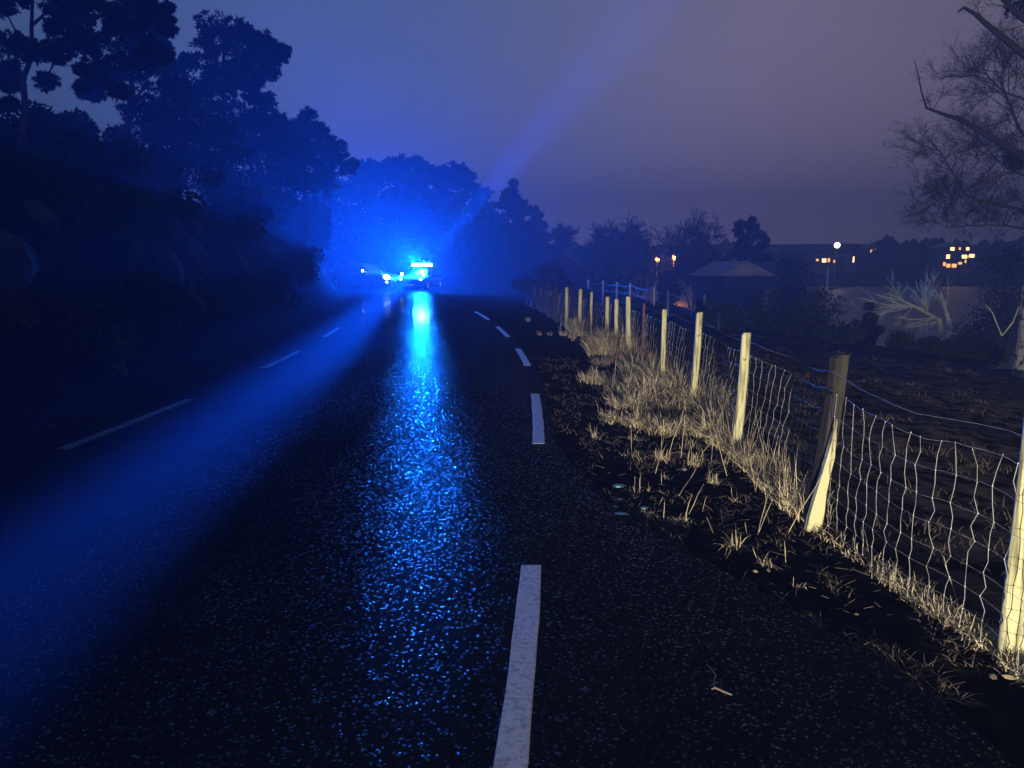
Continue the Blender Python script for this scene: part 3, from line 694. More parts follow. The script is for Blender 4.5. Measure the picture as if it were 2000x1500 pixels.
# ------------------------------------------------------------------ fences
fence = empty('wire_fence', (1.9, 6, 0)); tag(fence, 'sheep fence of pale wooden posts and wire netting along the road', 'fence')
FO = Vector((1.9, 6, 0))
def post(px_, py_, h, wd, lean, m, name='fence_post', par=fence, off=FO, rz=0.0, label=None):
    z0 = H(px_, py_) - .12
    mb = MB(); rotm = Matrix.Rotation(rz, 3, 'Z'); L = []
    nseg = 7; s = wd / 2; ch = .12 * wd
    ring = [(-s+ch, -s), (s-ch, -s), (s, -s+ch), (s, s-ch), (s-ch, s), (-s+ch, s), (-s, s-ch), (-s, -s+ch)]
    hh = h + .12
    for i in range(nseg + 1):
        t = i / nseg; k = 1 + .05 * mn.noise(Vector((px_ * 3, py_, t * 4)))
        if i == nseg: k *= .80
        zz = hh * t if i < nseg else hh
        if i == nseg - 1: zz = hh - .02
        for (a, b) in ring:
            q = rotm @ Vector((a * k, b * k, 0))
            mb.v.append((q.x + lean[0] * t, q.y + lean[1] * t, zz))
    for i in range(nseg):
        for k in range(8): mb.f.append((i*8+k, i*8+(k+1)%8, (i+1)*8+(k+1)%8, (i+1)*8+k)); mb.m.append(0)
    mb.f.append(tuple(nseg*8+k for k in range(8))); mb.m.append(0)
    o = mb.build(name, m, par, loc=Vector((px_, py_, z0)) - off)
    if label: o['label'] = label
    return o
posts = [  # x at Y, Y, height, width, lean, label
    (2.065, 2.98, 1.11, .095, (.02, .0), 'pale post cut off by the right edge of the picture'),
    (1.92, 6.45, 1.06, .074, (.06, 0), 'tall clean pale post in the middle of the netting'),
    (2.055, 8.65, 1.10, .068, (.06, 0), 'pale post with dark knots'),
    (2.04, 10.3, 1.02, .060, (.0, 0), None),
    (1.99, 13.0, 1.10, .072, (-.04, 0), None),
    (1.89, 13.9, 1.03, .066, (-.01, 0), None),
    (1.93, 15.6, 1.00, .07, (.0, 0), None),
    (1.58, 18.0, 1.08, .075, (.02, 0), None),
    (1.76, 17.2, 1.05, .05, (.01, 0), None),
    (1.41, 19.9, 1.07, .075, (.0, 0), 'greyish post on the far stretch'),
]
for x, y, h, wd, ln, lb in posts: post(x, y, h, wd, ln, M['post'], rz=-.55 if y < 3 else rn(-.25, .05), label=lb)
post(1.875, 4.62, 1.07, .088, (.135, .02), M['postgrey'], rz=.15, label='leaning weathered grey post')
for (u, Y) in [(1086, 22), (1071, 24.5), (1053, 27.5), (1041, 29.5), (1028, 33)]:
    post((u - U0) / FPX * Y, Y, 1.05, .07, (0, 0), M['postgrey'], rz=0)
post(2.03, 11.9, 1.04, .035, (.01, 0), M['rust'], name='iron_stake', label='thin rusty iron stake')
# pale pointed stake in front of the grey post
mb = MB(); pts = [(-.035, 0, -.12), (.042, 0, -.12), (.038, .0, .25), (.044, 0, .42), (.045, 0, .60), (.040, 0, .72)]
front = [(-.046, .0), (.046, .0), (.044, .16), (.034, .30), (.040, .42), (.046, .50), (.030, .62), (.022, .66), (-.012, .42), (-.03, .22)]
out = [(-.048, -.1), (.046, -.1), (.046, .12), (.036, .24), (.040, .36), (.048, .48), (.034, .60), (.022, .70), (.004, .50), (-.020, .28), (-.042, .08)]
o = 0; nn = len(out)
for dy in (-.02, .02): mb.v += [(a + .115 * (b + .1) , dy, b) for a, b in out]
mb.f.append(tuple(range(nn))); mb.f.append(tuple(range(2*nn-1, nn-1, -1)))
for k in range(nn): mb.f.append((k, nn + k, nn + (k+1) % nn, (k+1) % nn))
mb.m = [0] * len(mb.f)
s = mb.build('wooden_stake', M['post'], fence, loc=Vector((1.835, 4.53, H(1.84, 4.53) + .0)) - FO); s['label'] = 'pale pointed wooden stake nailed to the weathered post'

# wire netting: kinked vertical stays and horizontal line wires
def fpt(s):   # along the fence, s = y
    return xfence(s)
anchors = [2.0, 2.98, 4.6, 6.45, 8.65, 10.3, 11.9, 13.0, 13.9, 15.6, 18, 19.9, 22, 24.5, 27.5, 29.5, 33]
def netpt(y, z):
    k = max(i for i in range(len(anchors) - 1) if anchors[i] <= y + 1e-9); a, b = anchors[k], anchors[k + 1]; t = (y - a) / (b - a)
    bel = math.sin(PI * t) * (b - a) / 2
    lean = (.05 + .10 * bel) * (z / .8) * (.15 + .85 * sstep((y - 4.2) / 1.2))
    return Vector((fpt(y) - .055 + .105 * sstep((y - 3.6) / .9) + lean + .006 * mn.noise(Vector((y * 5, z * 9, 0))), y, H(fpt(y), y) + z - .05 * bel * (z / .8)))
mv = MB(); y = 2.05; ci = 0
rows = [.05, .14, .24, .34, .46, .58, .72, .86]
while y < 31:
    ph = rn(-1, 1) * .012; P = []
    for i, z in enumerate(rows):
        q = netpt(min(y + .02 * rn(-1, 1) * (1 + z) + ph + .03 * z, 32), z + rn(-.008, .008)); P.append(q)
        if i < len(rows) - 1:
            z2 = (z + rows[i + 1]) / 2; q2 = netpt(min(y + ph + .03 * z2, 32), z2); q2.x += rn(-.006, .006); q2.y += rn(-.008, .008); P.append(q2)
    r = .0016 if y < 12 else .0021
    mv.tube([p - FO for p in P], r, 4, cap=False)
    for i in range(0, len(P), 2):      # hinge knots
        mv.ell(P[i] - FO, (.0030, .0030, .0048), 5, 4)
    y += .122 if y < 16 else .18
    ci += 1
mv.build('wire_stays', M['wire'], fence)
mh = MB()
for i, z in enumerate(rows):
    P = []; y = 2.0
    while y < 33: P.append(netpt(y, z + .004 * mn.noise(Vector((y * 8, z * 20, 2)))) - FO); y += .076 if y < 12 else .3
    mh.tube(P, .0010 if i not in (0, 7) else .0014, 3, cap=False)
P = []; y = 2.0
while y < 33: q = netpt(y, 1.0); q.z += -.03; P.append(q - FO); y += .2
mh.tube(P, .0011, 3, cap=False)
mh.build('line_wires', M['wire'], fence)

# second fence, lit blue, in the hollow beyond
fb = empty('field_fence', tuple(at(1240, 575, 42))); tag(fb, 'far row of thin fence posts lit blue, in the hollow behind the netting', 'fence'); FB = fb.location.copy()
tops = []
for (u, v, Y, hh) in [(1149, 546, 44, .9), (1178, 548, 43, 1.0), (1205, 551, 41, 1.0), (1231, 553, 39, 1.0), (1278, 560, 35, 1.1), (1305, 568, 32, 1.05), (1376, 576, 31, 1.15), (1405, 612, 25, .9)]:
    p = at(u, v, Y); hh = max(hh, p.z - H(p.x, p.y) + .1)
    mb = MB(); mb.tube([(0, 0, -hh), (0, 0, -hh * .5), (0, 0, 0)], .048, 7); mb.build('fence_post', M['postgrey'] if u > 1400 else M['whitewood'], fb, loc=p - FB); tops.append(p)
mb = MB()
for dz in (-.1, -.45):
    P = []
    for a, b in zip(tops[:-1], tops[1:]):
        for i in range(6): t = i / 6; P.append(a.lerp(b, t) + Vector((0, -.06, dz - .12 * math.sin(PI * t))) - FB)
    mb.tube(P, .006, 3, cap=False)
mb.build('line_wires', M['wire'], fb)

# ------------------------------------------------------------------ grass
def blade(mb, p, h, wd, lean, az, mi=0, curl=.5):
    d = Vector((math.cos(az), math.sin(az), 0)); sd = Vector((-d.y, d.x, 0)) if random.random() < .5 else Vector((1, 0, 0))
    o = len(mb.v); N = 3
    for i in range(N):
        t = i / N; q = p + d * (lean * h * (t ** 1.6)) + Vector((0, 0, h * t * (1 - curl * t * t * lean)))
        ww = wd * (1 - .6 * t) / 2
        mb.v += [tuple(q - sd * ww), tuple(q + sd * ww)]
    q = p + d * (lean * h) + Vector((0, 0, h * (1 - curl * lean))); mb.v.append(tuple(q))
    for i in range(N - 1): mb.f.append((o+2*i, o+2*i+1, o+2*i+3, o+2*i+2)); mb.m.append(mi)
    mb.f.append((o+2*N-2, o+2*N-1, o+2*N)); mb.m.append(mi)
def scatter(mb, cx, cy, rx, ry, n, h, wd, lean=(.2, 1.2), mi=None, fan=0.0):
    for _ in range(n):
        x = cx + random.gauss(0, .55) * rx; y = cy + random.gauss(0, .55) * ry; a = math.atan2(y - cy, x - cx)
        az = a + rn(-1.5, 1.5) if fan else rn(0, 6.28); pt = .25 + 1.2 * max(0, .5 + mn.noise(Vector((x * 9, y * 5, 7))))
        if random.random() > pt: continue
        blade(mb, Vector((x, y, H(x, y) - .01)), h * pt * rn(.3, 1.6), wd * rn(.6, 1.3), rn(*lean), az, mi if mi is not None else (0 if random.random() < .7 else 1))
gr = MB()
# band under the netting
y = 2.2
while y < 13.5:
    dens = 90 if (2.6 < y < 3.9 or 4.7 < y < 13) else 16
    for _ in range(dens):
        yy = y + rn(0, .1); off = abs(random.gauss(0, .10)) - .07
        if 2.2 < yy < 4.6: off = rn(-.04, .07)
        x = xfence(yy) + off; hh = .09 if yy < 4.6 else .17
        blade(gr, Vector((x, yy, H(x, yy) - .01)), hh * rn(.4, 1.4), .0045 * (1 + yy / 14), rn(.1, 1.1), rn(0, 6.28), 0 if random.random() < .8 else 1)
    y += .1
scatter(gr, 1.95, 5.2, .12, .55, 500, .2, .005, (.05, .5), 0)
for _ in range(2600):     # thick pale dry grass at the foot of the two nearest panels
    yy = rn(2.55, 3.9) if random.random() < .4 else rn(4.75, 7.6)
    x = xfence(yy) + random.gauss(.02, .035); hh = (.07 + .05 * mn.noise(Vector((yy * 4, 0, 0)))) if yy < 4 else .16
    blade(gr, Vector((x, yy, H(x, yy) - .01)), hh * rn(.4, 1.7), .0045, rn(.1, 1.3), rn(0, 6.28), 0)
# the broad tussock belt between asphalt and fence
def tuss(u, v, rpx, n, h, wd=.006, lean=(.2, 1.0), ky=1.6, fan=1):
    p = gnd(u, v, -.06); s = FPX / p.y; scatter(gr, p.x, p.y, rpx / s, rpx / s * ky, int(n * 1.9), h * 1.25, wd * 1.2, lean, None, fan)
for u, v, rp, n, h in [(1330, 770, 60, 900, .22), (1380, 800, 40, 500, .2), (1280, 780, 50, 700, .18), (1230, 800, 34, 420, .13), (1200, 820, 24, 260, .07), (1250, 830, 30, 300, .09), (1300, 840, 36, 420, .1),
                       (1350, 840, 36, 420, .12), (1395, 850, 30, 380, .16), (1250, 745, 34, 420, .2), (1400, 870, 18, 160, .1), (1300, 800, 50, 500, .12), (1215, 770, 22, 260, .16), (1290, 720, 20, 260, .2)]:
    tuss(u, v, rp, n, h)
for _ in range(5200):
    yy = 2.6 + 11 * random.random() ** 1.4; x = rn(xright(yy) - .03, xfence(yy) + .05)
    if mn.noise(Vector((x * 3.1, yy * 1.7, 2))) < -.05: continue
    blade(gr, Vector((x, yy, H(x, yy) - .004)), rn(.02, .075), .004 * (1 + yy / 12), rn(1.2, 2.6), rn(0, 6.28), 2, .25)
for u, v, rp, n, h in [(1165, 742, 26, 420, .09), (1190, 746, 14, 160, .07), (1145, 745, 8, 60, .08)]: tuss(u, v, rp, n, h, ky=2)
gb = MB()
def bushy(u, v, rpx, n, h, wd=.008):
    p = gnd(u, v, -.06); s = FPX / p.y
    for _ in range(n):
        a = rn(0, 6.28); q = math.sqrt(random.random()); x = p.x + math.cos(a) * rpx / s * q * .7; y = p.y + math.sin(a) * rpx / s * q
        blade(gr, Vector((x, y, H(x, y) - .01)), h * rn(.35, 1.2), wd * rn(.8, 1.6), rn(.1, .8), a + rn(-.8, .8), 0 if random.random() < .35 else 1, .3)
bushy(1195, 700, 44, 1500, .55, .007); bushy(1225, 705, 24, 700, .42, .007); bushy(1165, 700, 22, 500, .42, .007); bushy(1175, 716, 24, 500, .16)
bushy(1130, 655, 22, 900, .42, .009); bushy(1100, 655, 10, 120, .14); bushy(1118, 660, 10, 160, .12); bushy(1075, 655, 6, 40, .12); bushy(1054, 655, 5, 40, .14); bushy(1032, 628, 6, 60, .16, .012)
# small tufts on the bare soil
for u, v, rp, n, h in [(1240, 860, 12, 60, .05), (1240, 893, 22, 130, .07), (1290, 895, 20, 110, .07), (1360, 905, 24, 150, .07), (1350, 875, 16, 80, .07), (1390, 925, 12, 80, .05), (1395, 945, 14, 80, .04),
                       (1240, 965, 10, 40, .06), (1275, 965, 12, 30, .04), (1265, 1012, 10, 50, .04), (1310, 1022, 18, 120, .05), (1340, 1025, 14, 60, .05), (1435, 980, 12, 30, .05), (1430, 1075, 16, 60, .05), (1500, 1112, 16, 60, .05),
                       (1165, 860, 8, 12, .14), (1560, 1160, 12, 24, .05), (1410, 905, 14, 60, .08), (1460, 895, 20, 120, .1), (1300, 935, 14, 30, .06)]:
    tuss(u, v, rp * rn(.7, 1.5), int(n * rn(.2, .6)), h * rn(.6, 1.4), .0036, (.05, 2.0), rn(.6, 1.8), 0)
tag(gr.build('dry_grass', [M['straw'], M['stalk'], M['litter']]), 'dry straw coloured grass along the fence and verge', 'grass', kind='stuff')
# rough pasture beyond the fence
fg = MB()
for _ in range(420):
    yy = 2.5 + 22 * random.random(); cx_ = xfence(yy) + .35 + rn(0, 1) ** 1.3 * (3 + yy * .55)
    for _k in range(random.randint(8, 26)):
        x = cx_ + random.gauss(0, .10); y = yy + random.gauss(0, .10); blade(fg, Vector((x, y, H(x, y) - .01)), rn(.03, .13), .006 * (1 + yy / 14), rn(.4, 2.0), rn(0, 6.28), 0, .3)
M['pasture'] = matte(mat('brown_pasture_grass', (0.11, 0.085, 0.07), 0.9, 0.1))
tag(fg.build('field_grass', [M['pasture']]), 'short brown grass tufts in the dark field behind the netting', 'grass', kind='stuff')
# tall dead stalks
st = MB()
def stalk(u0, v0, u1, v1, r=.0022, Y=None):
    a = gnd(u0, v0, -.05); Yb_ = a.y + rn(-.05, .1); b = at(u1, v1, Yb_)
    if b.z < .0: b.z = .0
    st.tube(curve_pts(a, b, 3, .02), [r, r * .9, r * .8, r * .4], 4, cap=False)
for q in [(1235, 895, 1232, 830), (1280, 925, 1300, 840), (1292, 893, 1293, 849), (1303, 900, 1340, 780), (1330, 895, 1338, 810), (1352, 908, 1350, 870), (1358, 908, 1368, 878), (1365, 893, 1400, 850), (1388, 910, 1392, 850),
          (1420, 930, 1400, 850), (1325, 970, 1360, 915), (1345, 1005, 1375, 945), (1335, 1018, 1352, 965), (1296, 1020, 1298, 980), (1285, 990, 1294, 972), (1248, 970, 1252, 925), (1240, 968, 1240, 930), (1292, 945, 1292, 922),
          (1430, 970, 1428, 950), (1480, 1045, 1500, 965), (1482, 1040, 1510, 975), (1540, 1040, 1620, 900), (1460, 1050, 1455, 1020), (1160, 862, 1152, 826), (1165, 862, 1166, 832), (1168, 862, 1180, 845), (1372, 1000, 1380, 968),
          (1395, 1045, 1380, 1010), (1440, 1080, 1437, 1035), (1480, 1095, 1470, 1070), (1535, 1100, 1532, 1058), (1690, 1085, 1682, 1030), (1700, 1095, 1688, 1035), (1665, 1065, 1668, 1040), (1870, 1180, 1843, 1085), (1850, 1215, 1880, 1180),
          (1965, 1240, 1950, 1190), (1960, 1225, 1940, 1240), (1425, 880, 1440, 800), (1445, 885, 1430, 790), (1460, 900, 1480, 830), (1500, 940, 1520, 850), (1480, 920, 1460, 860), (1250, 735, 1245, 690), (1270, 745, 1275, 700)]:
    stalk(*q)
for _ in range(130):
    y = rn(4.8, 12.5); x = xfence(y) + rn(-.15, .12); a = Vector((x, y, H(x, y)))
    b = a + Vector((rn(-.12, .12), rn(-.1, .1), rn(.2, .5))); st.tube(curve_pts(a, b, 3, .05), [.0022, .002, .0016, .0008], 3, cap=False)
for _ in range(90):
    y = rn(12, 19); x = xfence(y) - rn(.0, .5); a = Vector((x, y, H(x, y)))
    b = a + Vector((rn(-.1, .1), rn(-.1, .1), rn(.2, .65))); st.tube(curve_pts(a, b, 3, .05), [.004, .0035, .0025, .0015], 3, cap=False)
for _ in range(230):      # litter lying on the soil
    y = rn(3.0, 9.0); x = rn(xright(y) + .05, xfence(y)); a = Vector((x, y, H(x, y) + .006)); an = rn(0, 6.28); L = rn(.02, .09)
    st.tube([a, a + Vector((math.cos(an) * L, math.sin(an) * L, rn(0, .025)))], [.0018, .001], 3, cap=False, mi=1)
tag(st.build('dead_stalks', [M['straw'], M['litter']]), 'thin dead plant stalks sticking out of the verge', 'stalks', kind='stuff')
# dead leaves
lf = MB()
def leaf(p, s, az, tilt):
    m_ = Matrix.Rotation(az, 3, 'Z') @ Matrix.Rotation(tilt, 3, 'X')
    pr = [(-.5, 0, 0), (-.2, .28, .04), (.2, .25, .02), (.5, 0, .06), (.2, -.25, .02), (-.2, -.28, .05)]
    o = len(lf.v); lf.v += [tuple(Vector(p) + m_ @ (Vector(q) * s)) for q in pr]; lf.f.append(tuple(range(o, o + 6))); lf.m.append(0)
for u, v, s in [(1912, 1255, .05), (1930, 1258, .04), (1805, 1150, .05), (1815, 1165, .05), (1832, 1170, .03), (1855, 1195, .03), (1970, 1325, .05), (1808, 1310, .03), (1672, 1213, .025), (1568, 1160, .025), (1424, 876, .06), (1430, 888, .05),
                (1337, 920, .05), (1940, 1325, .04), (1850, 1290, .03), (1475, 1130, .03), (1500, 1128, .04)]:
    p = gnd(u, v, -.05); p.z = H(p.x, p.y) + .02; leaf(p, s, rn(0, 6), rn(.3, 1.1))
tag(lf.build('fallen_leaves', M['deadleaf']), 'pale dead leaves scattered at the foot of the fence', 'leaves', kind='stuff')

# twig lying on the asphalt
p = gnd(1405, 1345, .006); tw = empty('twig', tuple(p)); tag(tw, 'small pale twig lying on the dark asphalt near the bottom', 'twig')
mb = MB(); q = lambda u, v: gnd(u, v, .010) - p
mb.tube([q(1429, 1357), q(1412, 1350), q(1396, 1343), q(1394, 1330), q(1398, 1318)], [.0028, .0042, .0038, .0016, .0012], 5); mb.tube([q(1396, 1343), q(1390, 1346)], [.0036, .002], 5)
mb.tube([q(1398, 1318), q(1380, 1296)], [.0012, .0008], 4); mb.build('stem', M['stalk'], tw)
# stones added at the asphalt border as blue glints, tint in their colour
for u, v, s, lb in [(1208, 946, .030, 'largest dull blue-tinted stone at the asphalt border'), (1210, 972, .020, 'small stone with the blue glint in its colour, below the dull one'), (1199, 986, .020, 'small stone with the blue glint in its colour, nearest the road'),
                    (1213, 1003, .036, 'wide stone with the blue glint in its colour, closest to the camera'), (1258, 988, .020, 'small stone with the blue glint in its colour, out in the dead grass')]:
    p = gnd(u, v, .0); mb = MB(); mb.ell((0, 0, 0), (s * 1.5, s * .9, s * .5), 12, 8, jit=.05); o = mb.build('stone', M['stone'], smooth=True, loc=(p.x, p.y, max(-.02, H(p.x, p.y)) + s * .25)); tag(o, lb, 'stone', 'stones tinted as blue glints at the asphalt border')

# ------------------------------------------------------------------ vehicles
def car(name, label, loc, rz, paint, police):
    root = empty(name, loc, rz); tag(root, label, 'car')
    S = [(-2.2, .62, .30, .60, .62, .50), (-2.12, .78, .22, .66, .70, .62), (-1.9, .86, .20, .76, .80, .70), (-1.2, .89, .20, .88, .93, .74), (-.85, .90, .20, .92, .98, .72),
         (-.1, .91, .20, .95, 1.42, .58), (.6, .91, .20, .96, 1.47, .60), (1.3, .91, .20, .98, 1.44, .60), (1.75, .90, .22, 1.0, 1.32, .58), (2.05, .86, .26, 1.0, 1.04, .62), (2.15, .78, .34, .80, .84, .60)]
    mb = MB()
    for (y, w_, zb_, zm, zt, wt) in S:
        mb.v += [(-w_*.9, y, zb_), (-w_, y, zb_+.12), (-w_, y, zm-.06), (-w_*.96, y, zm), (-wt, y, zt-.03), (-wt*.85, y, zt), (wt*.85, y, zt), (wt, y, zt-.03), (w_*.96, y, zm), (w_, y, zm-.06), (w_, y, zb_+.12), (w_*.9, y, zb_)]
    for j in range(len(S) - 1):
        for k in range(12): mb.f.append((j*12+k, j*12+(k+1)%12, (j+1)*12+(k+1)%12, (j+1)*12+k)); mb.m.append(0)
    mb.f.append(tuple(range(12))[::-1]); mb.f.append(tuple((len(S)-1)*12+k for k in range(12))); mb.m += [0, 0]
    mb.build('body', paint, root, smooth=False)
    def quad(nm, P, m_, par=root, d=(0, 0, 0)):
        q = MB(); P = [Vector(x) for x in P]; n_ = (P[1]-P[0]).cross(P[2]-P[0]).normalized(); D = Vector(d)
        if n_.dot(D) < 0: n_ = -n_
        a = [x + n_*.012 for x in P]; b = [x - n_*.01 for x in P]; k = len(P)
        q.add(a + b, [tuple(range(k)), tuple(range(2*k-1, k-1, -1))] + [(i, (i+1)%k, k+(i+1)%k, k+i) for i in range(k)]); return q.build(nm, m_, par)
    quad('windscreen', [(-.66, -.80, 1.0), (.66, -.80, 1.0), (.54, -.14, 1.39), (-.54, -.14, 1.39)], M['glass'], d=(0, -1, 1))
    quad('rear_window', [(-.55, 2.0, 1.08), (.55, 2.0, 1.08), (.5, 1.77, 1.29), (-.5, 1.77, 1.29)], M['glass'], d=(0, 1, 1))
    for s_ in (-1, 1):
        quad('side_window', [(s_*.865, -.6, 1.0), (s_*.60, 0, 1.36), (s_*.61, .58, 1.40), (s_*.865, .58, 1.0)], M['glass'], d=(s_, 0, .3))
        quad('side_window', [(s_*.865, .66, 1.0), (s_*.615, .66, 1.40), (s_*.62, 1.28, 1.38), (s_*.86, 1.6, 1.04)], M['glass'], d=(s_, 0, .3))
        mm = MB(); mm.ell((s_*1.0, -.62, 1.02), (.11, .07, .07), 10, 7); mm.build('mirror', paint, root, smooth=True)
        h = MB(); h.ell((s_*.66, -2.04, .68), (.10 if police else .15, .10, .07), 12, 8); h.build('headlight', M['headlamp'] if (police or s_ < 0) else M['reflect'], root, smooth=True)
        t_ = MB(); t_.box((s_*.70, 2.10, .86), (.22, .06, .12)); t_.build('tail_light', M['signred'], root)
        for yy in (-1.38, 1.35):
            wroot = MB(); n_ = 20
            for sd, rr in ((-.1, .30), (-.1, .33), (.1, .33), (.1, .30)):
                wroot.v += [(s_*.83 + sd, yy + rr*math.cos(2*PI*k/n_), .33 + rr*math.sin(2*PI*k/n_)) for k in range(n_)]
            for j in range(3):
                for k in range(n_): wroot.f.append((j*n_+k, j*n_+(k+1)%n_, (j+1)*n_+(k+1)%n_, (j+1)*n_+k)); wroot.m.append(0)
            wroot.f.append(tuple(range(n_))); wroot.f.append(tuple(range(3*n_, 4*n_))[::-1]); wroot.m += [0, 0]
            wh = wroot.build('wheel', M['rubber'], root)
            rm = MB(); rm.tube([(s_*.90, yy, .33), (s_*.938, yy, .33)], [.2, .18], 12); rm.build('rim', M['alloy'], wh)
    gq = MB(); gq.box((0, -2.205, .50), (.8, .04, .16)); gq.build('grille', M['black'], root)
    gq = MB(); gq.box((0, -2.215, .36), (.52, .03, .11)); gq.build('number_plate', M['reflect'], root)
    gq = MB(); gq.box((0, -2.17, .28), (1.3, .10, .10)); gq.build('bumper', M['black'], root)
    if police:
        b = MB(); b.box((0, .25, 1.515), (1.28, .30, .06)); bar = b.build('light_bar', M['black'], root)
        for i in range(4):
            b = MB(); b.box((-.51 + .34 * i, .25, 1.64), (.33, .27, .19), taper=.84); b.build('lamp_lens', M['bluelamp'], bar)
        b = MB(); b.ell((.62, -1.32, .96), (.08, .07, .07), 10, 7); b.build('wing_flasher', M['bluelamp'], root, smooth=True)
        for s_ in (-1, 1):
            b = MB(); b.box((s_*.915, .2, .72), (.012, 3.2, .14)); b.build('door_stripe', M['black'], root)
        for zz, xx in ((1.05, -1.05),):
            b = MB(); b.ell((xx, -.80, zz), (.10, .05, .09), 10, 7); b.build('glowing_mirror_glint', M['headlamp'], root, smooth=True)  # white reflection at the mirror put in as a glowing blob, no lamp
    else:
        b = MB(); b.tube([(-.90, -1.95, .84), (-.93, -1.5, .93), (-.93, -1.2, .96), (-.93, -.7, 1.0)], [.020, .018, .018, .014], 6); b.build('chrome_trim', M['reflect'], root)
        b = MB(); b.tube([(-.70, -1.7, .86), (-.72, -1.66, 1.05), (-.74, -1.5, 1.16), (-.76, -1.34, 1.10)], [.012, .009, .007, .005], 5); b.build('antenna', M['reflect'], root)
        b = MB(); b.ell((-1.06, -.66, 1.05), (.07, .06, .07), 10, 7); b.build('mirror_glint', M['headlamp'], root, smooth=True)  # glint of the reflective mirror, made to glow by itself
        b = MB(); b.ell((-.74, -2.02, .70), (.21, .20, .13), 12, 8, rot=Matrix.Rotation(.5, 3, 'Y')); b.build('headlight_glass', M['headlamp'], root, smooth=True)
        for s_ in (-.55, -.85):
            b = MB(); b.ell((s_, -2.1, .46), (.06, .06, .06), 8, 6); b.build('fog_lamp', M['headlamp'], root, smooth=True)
    return root
car('police_car', 'emergency car facing the camera with its blue light bar lit', (CARX, CARY, 0), R(-12), M['whitecar'], True)
pc = car('parked_car', 'dark car turned sideways left of the blue lights, one headlamp lit', (-9.75, 51.6, 0), R(62), M['darkcar'], False); pc.scale = (1.2, 1.2, 1.2)

# ------------------------------------------------------------------ person in a reflective vest
def skinned(name, pts, edges, m_, parent, sub=2, root=0):
    me = bpy.data.meshes.new(name); me.from_pydata([p[0] for p in pts], edges, []); me.materials.append(m_)
    o = bpy.data.objects.new(name, me); C.objects.link(o); o.parent = parent
    md = o.modifiers.new('Skin', 'SKIN'); md.use_smooth_shade = True
    for i, p in enumerate(pts):
        r_ = p[1] if hasattr(p[1], '__len__') else (p[1], p[1]); me.skin_vertices[0].data[i].radius = r_; me.skin_vertices[0].data[i].use_root = (i == root)
    s_ = o.modifiers.new('Subdivision', 'SUBSURF'); s_.levels = sub; s_.render_levels = sub
    return o
p = gnd(689, 566, 0); p.z = 0.0
pr = empty('person', (-10.6, 51.3, H(-10.6, 51.3) - .0), R(-20)); tag(pr, 'person in dark clothes and reflective vest standing by the rock bank', 'person')
B = [((0, 0, .95), (.15, .11)), ((0, 0, 1.12), (.14, .10)), ((0, .01, 1.32), (.18, .12)), ((0, .01, 1.44), (.12, .09)), ((0, 0, 1.52), .055), ((0, -.01, 1.62), (.075, .09)), ((0, -.01, 1.72), (.07, .085)),
     ((-.09, 0, .86), (.09, .1)), ((-.12, -.02, .50), .062), ((-.13, .02, .10), .042), ((-.14, -.12, .04), .04),
     ((.09, 0, .86), (.09, .1)), ((.14, -.05, .50), .062), ((.17, .02, .10), .042), ((.19, -.12, .04), .04),
     ((-.20, .01, 1.41), .06), ((-.26, .03, 1.14), .045), ((-.22, -.12, .94), .034), ((-.20, -.18, .88), .034),
     ((.20, .01, 1.41), .06), ((.27, .03, 1.14), .045), ((.25, -.10, .94), .034), ((.24, -.16, .88), .034)]
E = [(0, 1), (1, 2), (2, 3), (3, 4), (4, 5), (5, 6), (0, 7), (7, 8), (8, 9), (9, 10), (0, 11), (11, 12), (12, 13), (13, 14), (3, 15), (15, 16), (16, 17), (17, 18), (3, 19), (19, 20), (20, 21), (21, 22)]
hx = len(B)
for s_, k in ((-1, 18), (1, 22)):
    bx = B[k][0]
    for f in range(4):
        b0 = len(B); B.append(((bx[0] + (f - 1.5) * .018, bx[1] - .02, bx[2] - .05), .010)); B.append(((bx[0] + (f - 1.5) * .020, bx[1] - .03, bx[2] - .085 - .008 * (f in (1, 2))), .008)); E += [(k, b0), (b0, b0 + 1)]
    b0 = len(B); B.append(((bx[0] - s_ * .035, bx[1] - .03, bx[2] - .03), .010)); E.append((k, b0))
skinned('body', B, E, M['cloth'], pr)
hd = MB(); hd.ell((0, -.015, 1.665), (.075, .092, .112), 14, 10); hd.ell((0, -.108, 1.66), (.012, .018, .02), 8, 6); hd.ell((-.078, 0, 1.66), (.01, .018, .03), 6, 5); hd.ell((.078, 0, 1.66), (.01, .018, .03), 6, 5)
for s_ in (-1, 1): hd.ell((s_*.03, -.098, 1.685), (.013, .01, .008), 6, 5)
hd.ell((0, -.10, 1.615), (.025, .01, .007), 6, 5); hd.build('face', M['skin'], pr, smooth=True)
hd = MB(); hd.ell((0, .012, 1.70), (.084, .095, .09), 14, 9); hd.build('hair', M['hair'], pr, smooth=True)
v = MB(); n_ = 20; lv = [(.98, .175, .135), (1.10, .165, .125), (1.25, .185, .135), (1.38, .195, .135), (1.47, .12, .10)]
for z, a, b in lv: v.v += [(a*math.cos(2*PI*k/n_), .005 + b*math.sin(2*PI*k/n_), z) for k in range(n_)]
for j in range(len(lv)-1):
    for k in range(n_): v.f.append((j*n_+k, j*n_+(k+1)%n_, (j+1)*n_+(k+1)%n_, (j+1)*n_+k)); v.m.append(0)
vest = v.build('vest', M['hivis'], pr, smooth=True)
for s_ in (-1, 1):
    q = MB(); q.tube([(s_*.10, -.135, 1.0), (s_*.10, -.132, 1.15), (s_*.115, -.140, 1.30), (s_*.10, -.12, 1.43)], [.03, .03, .03, .025], 6); q.build('reflective_strip', M['reflect'], vest)

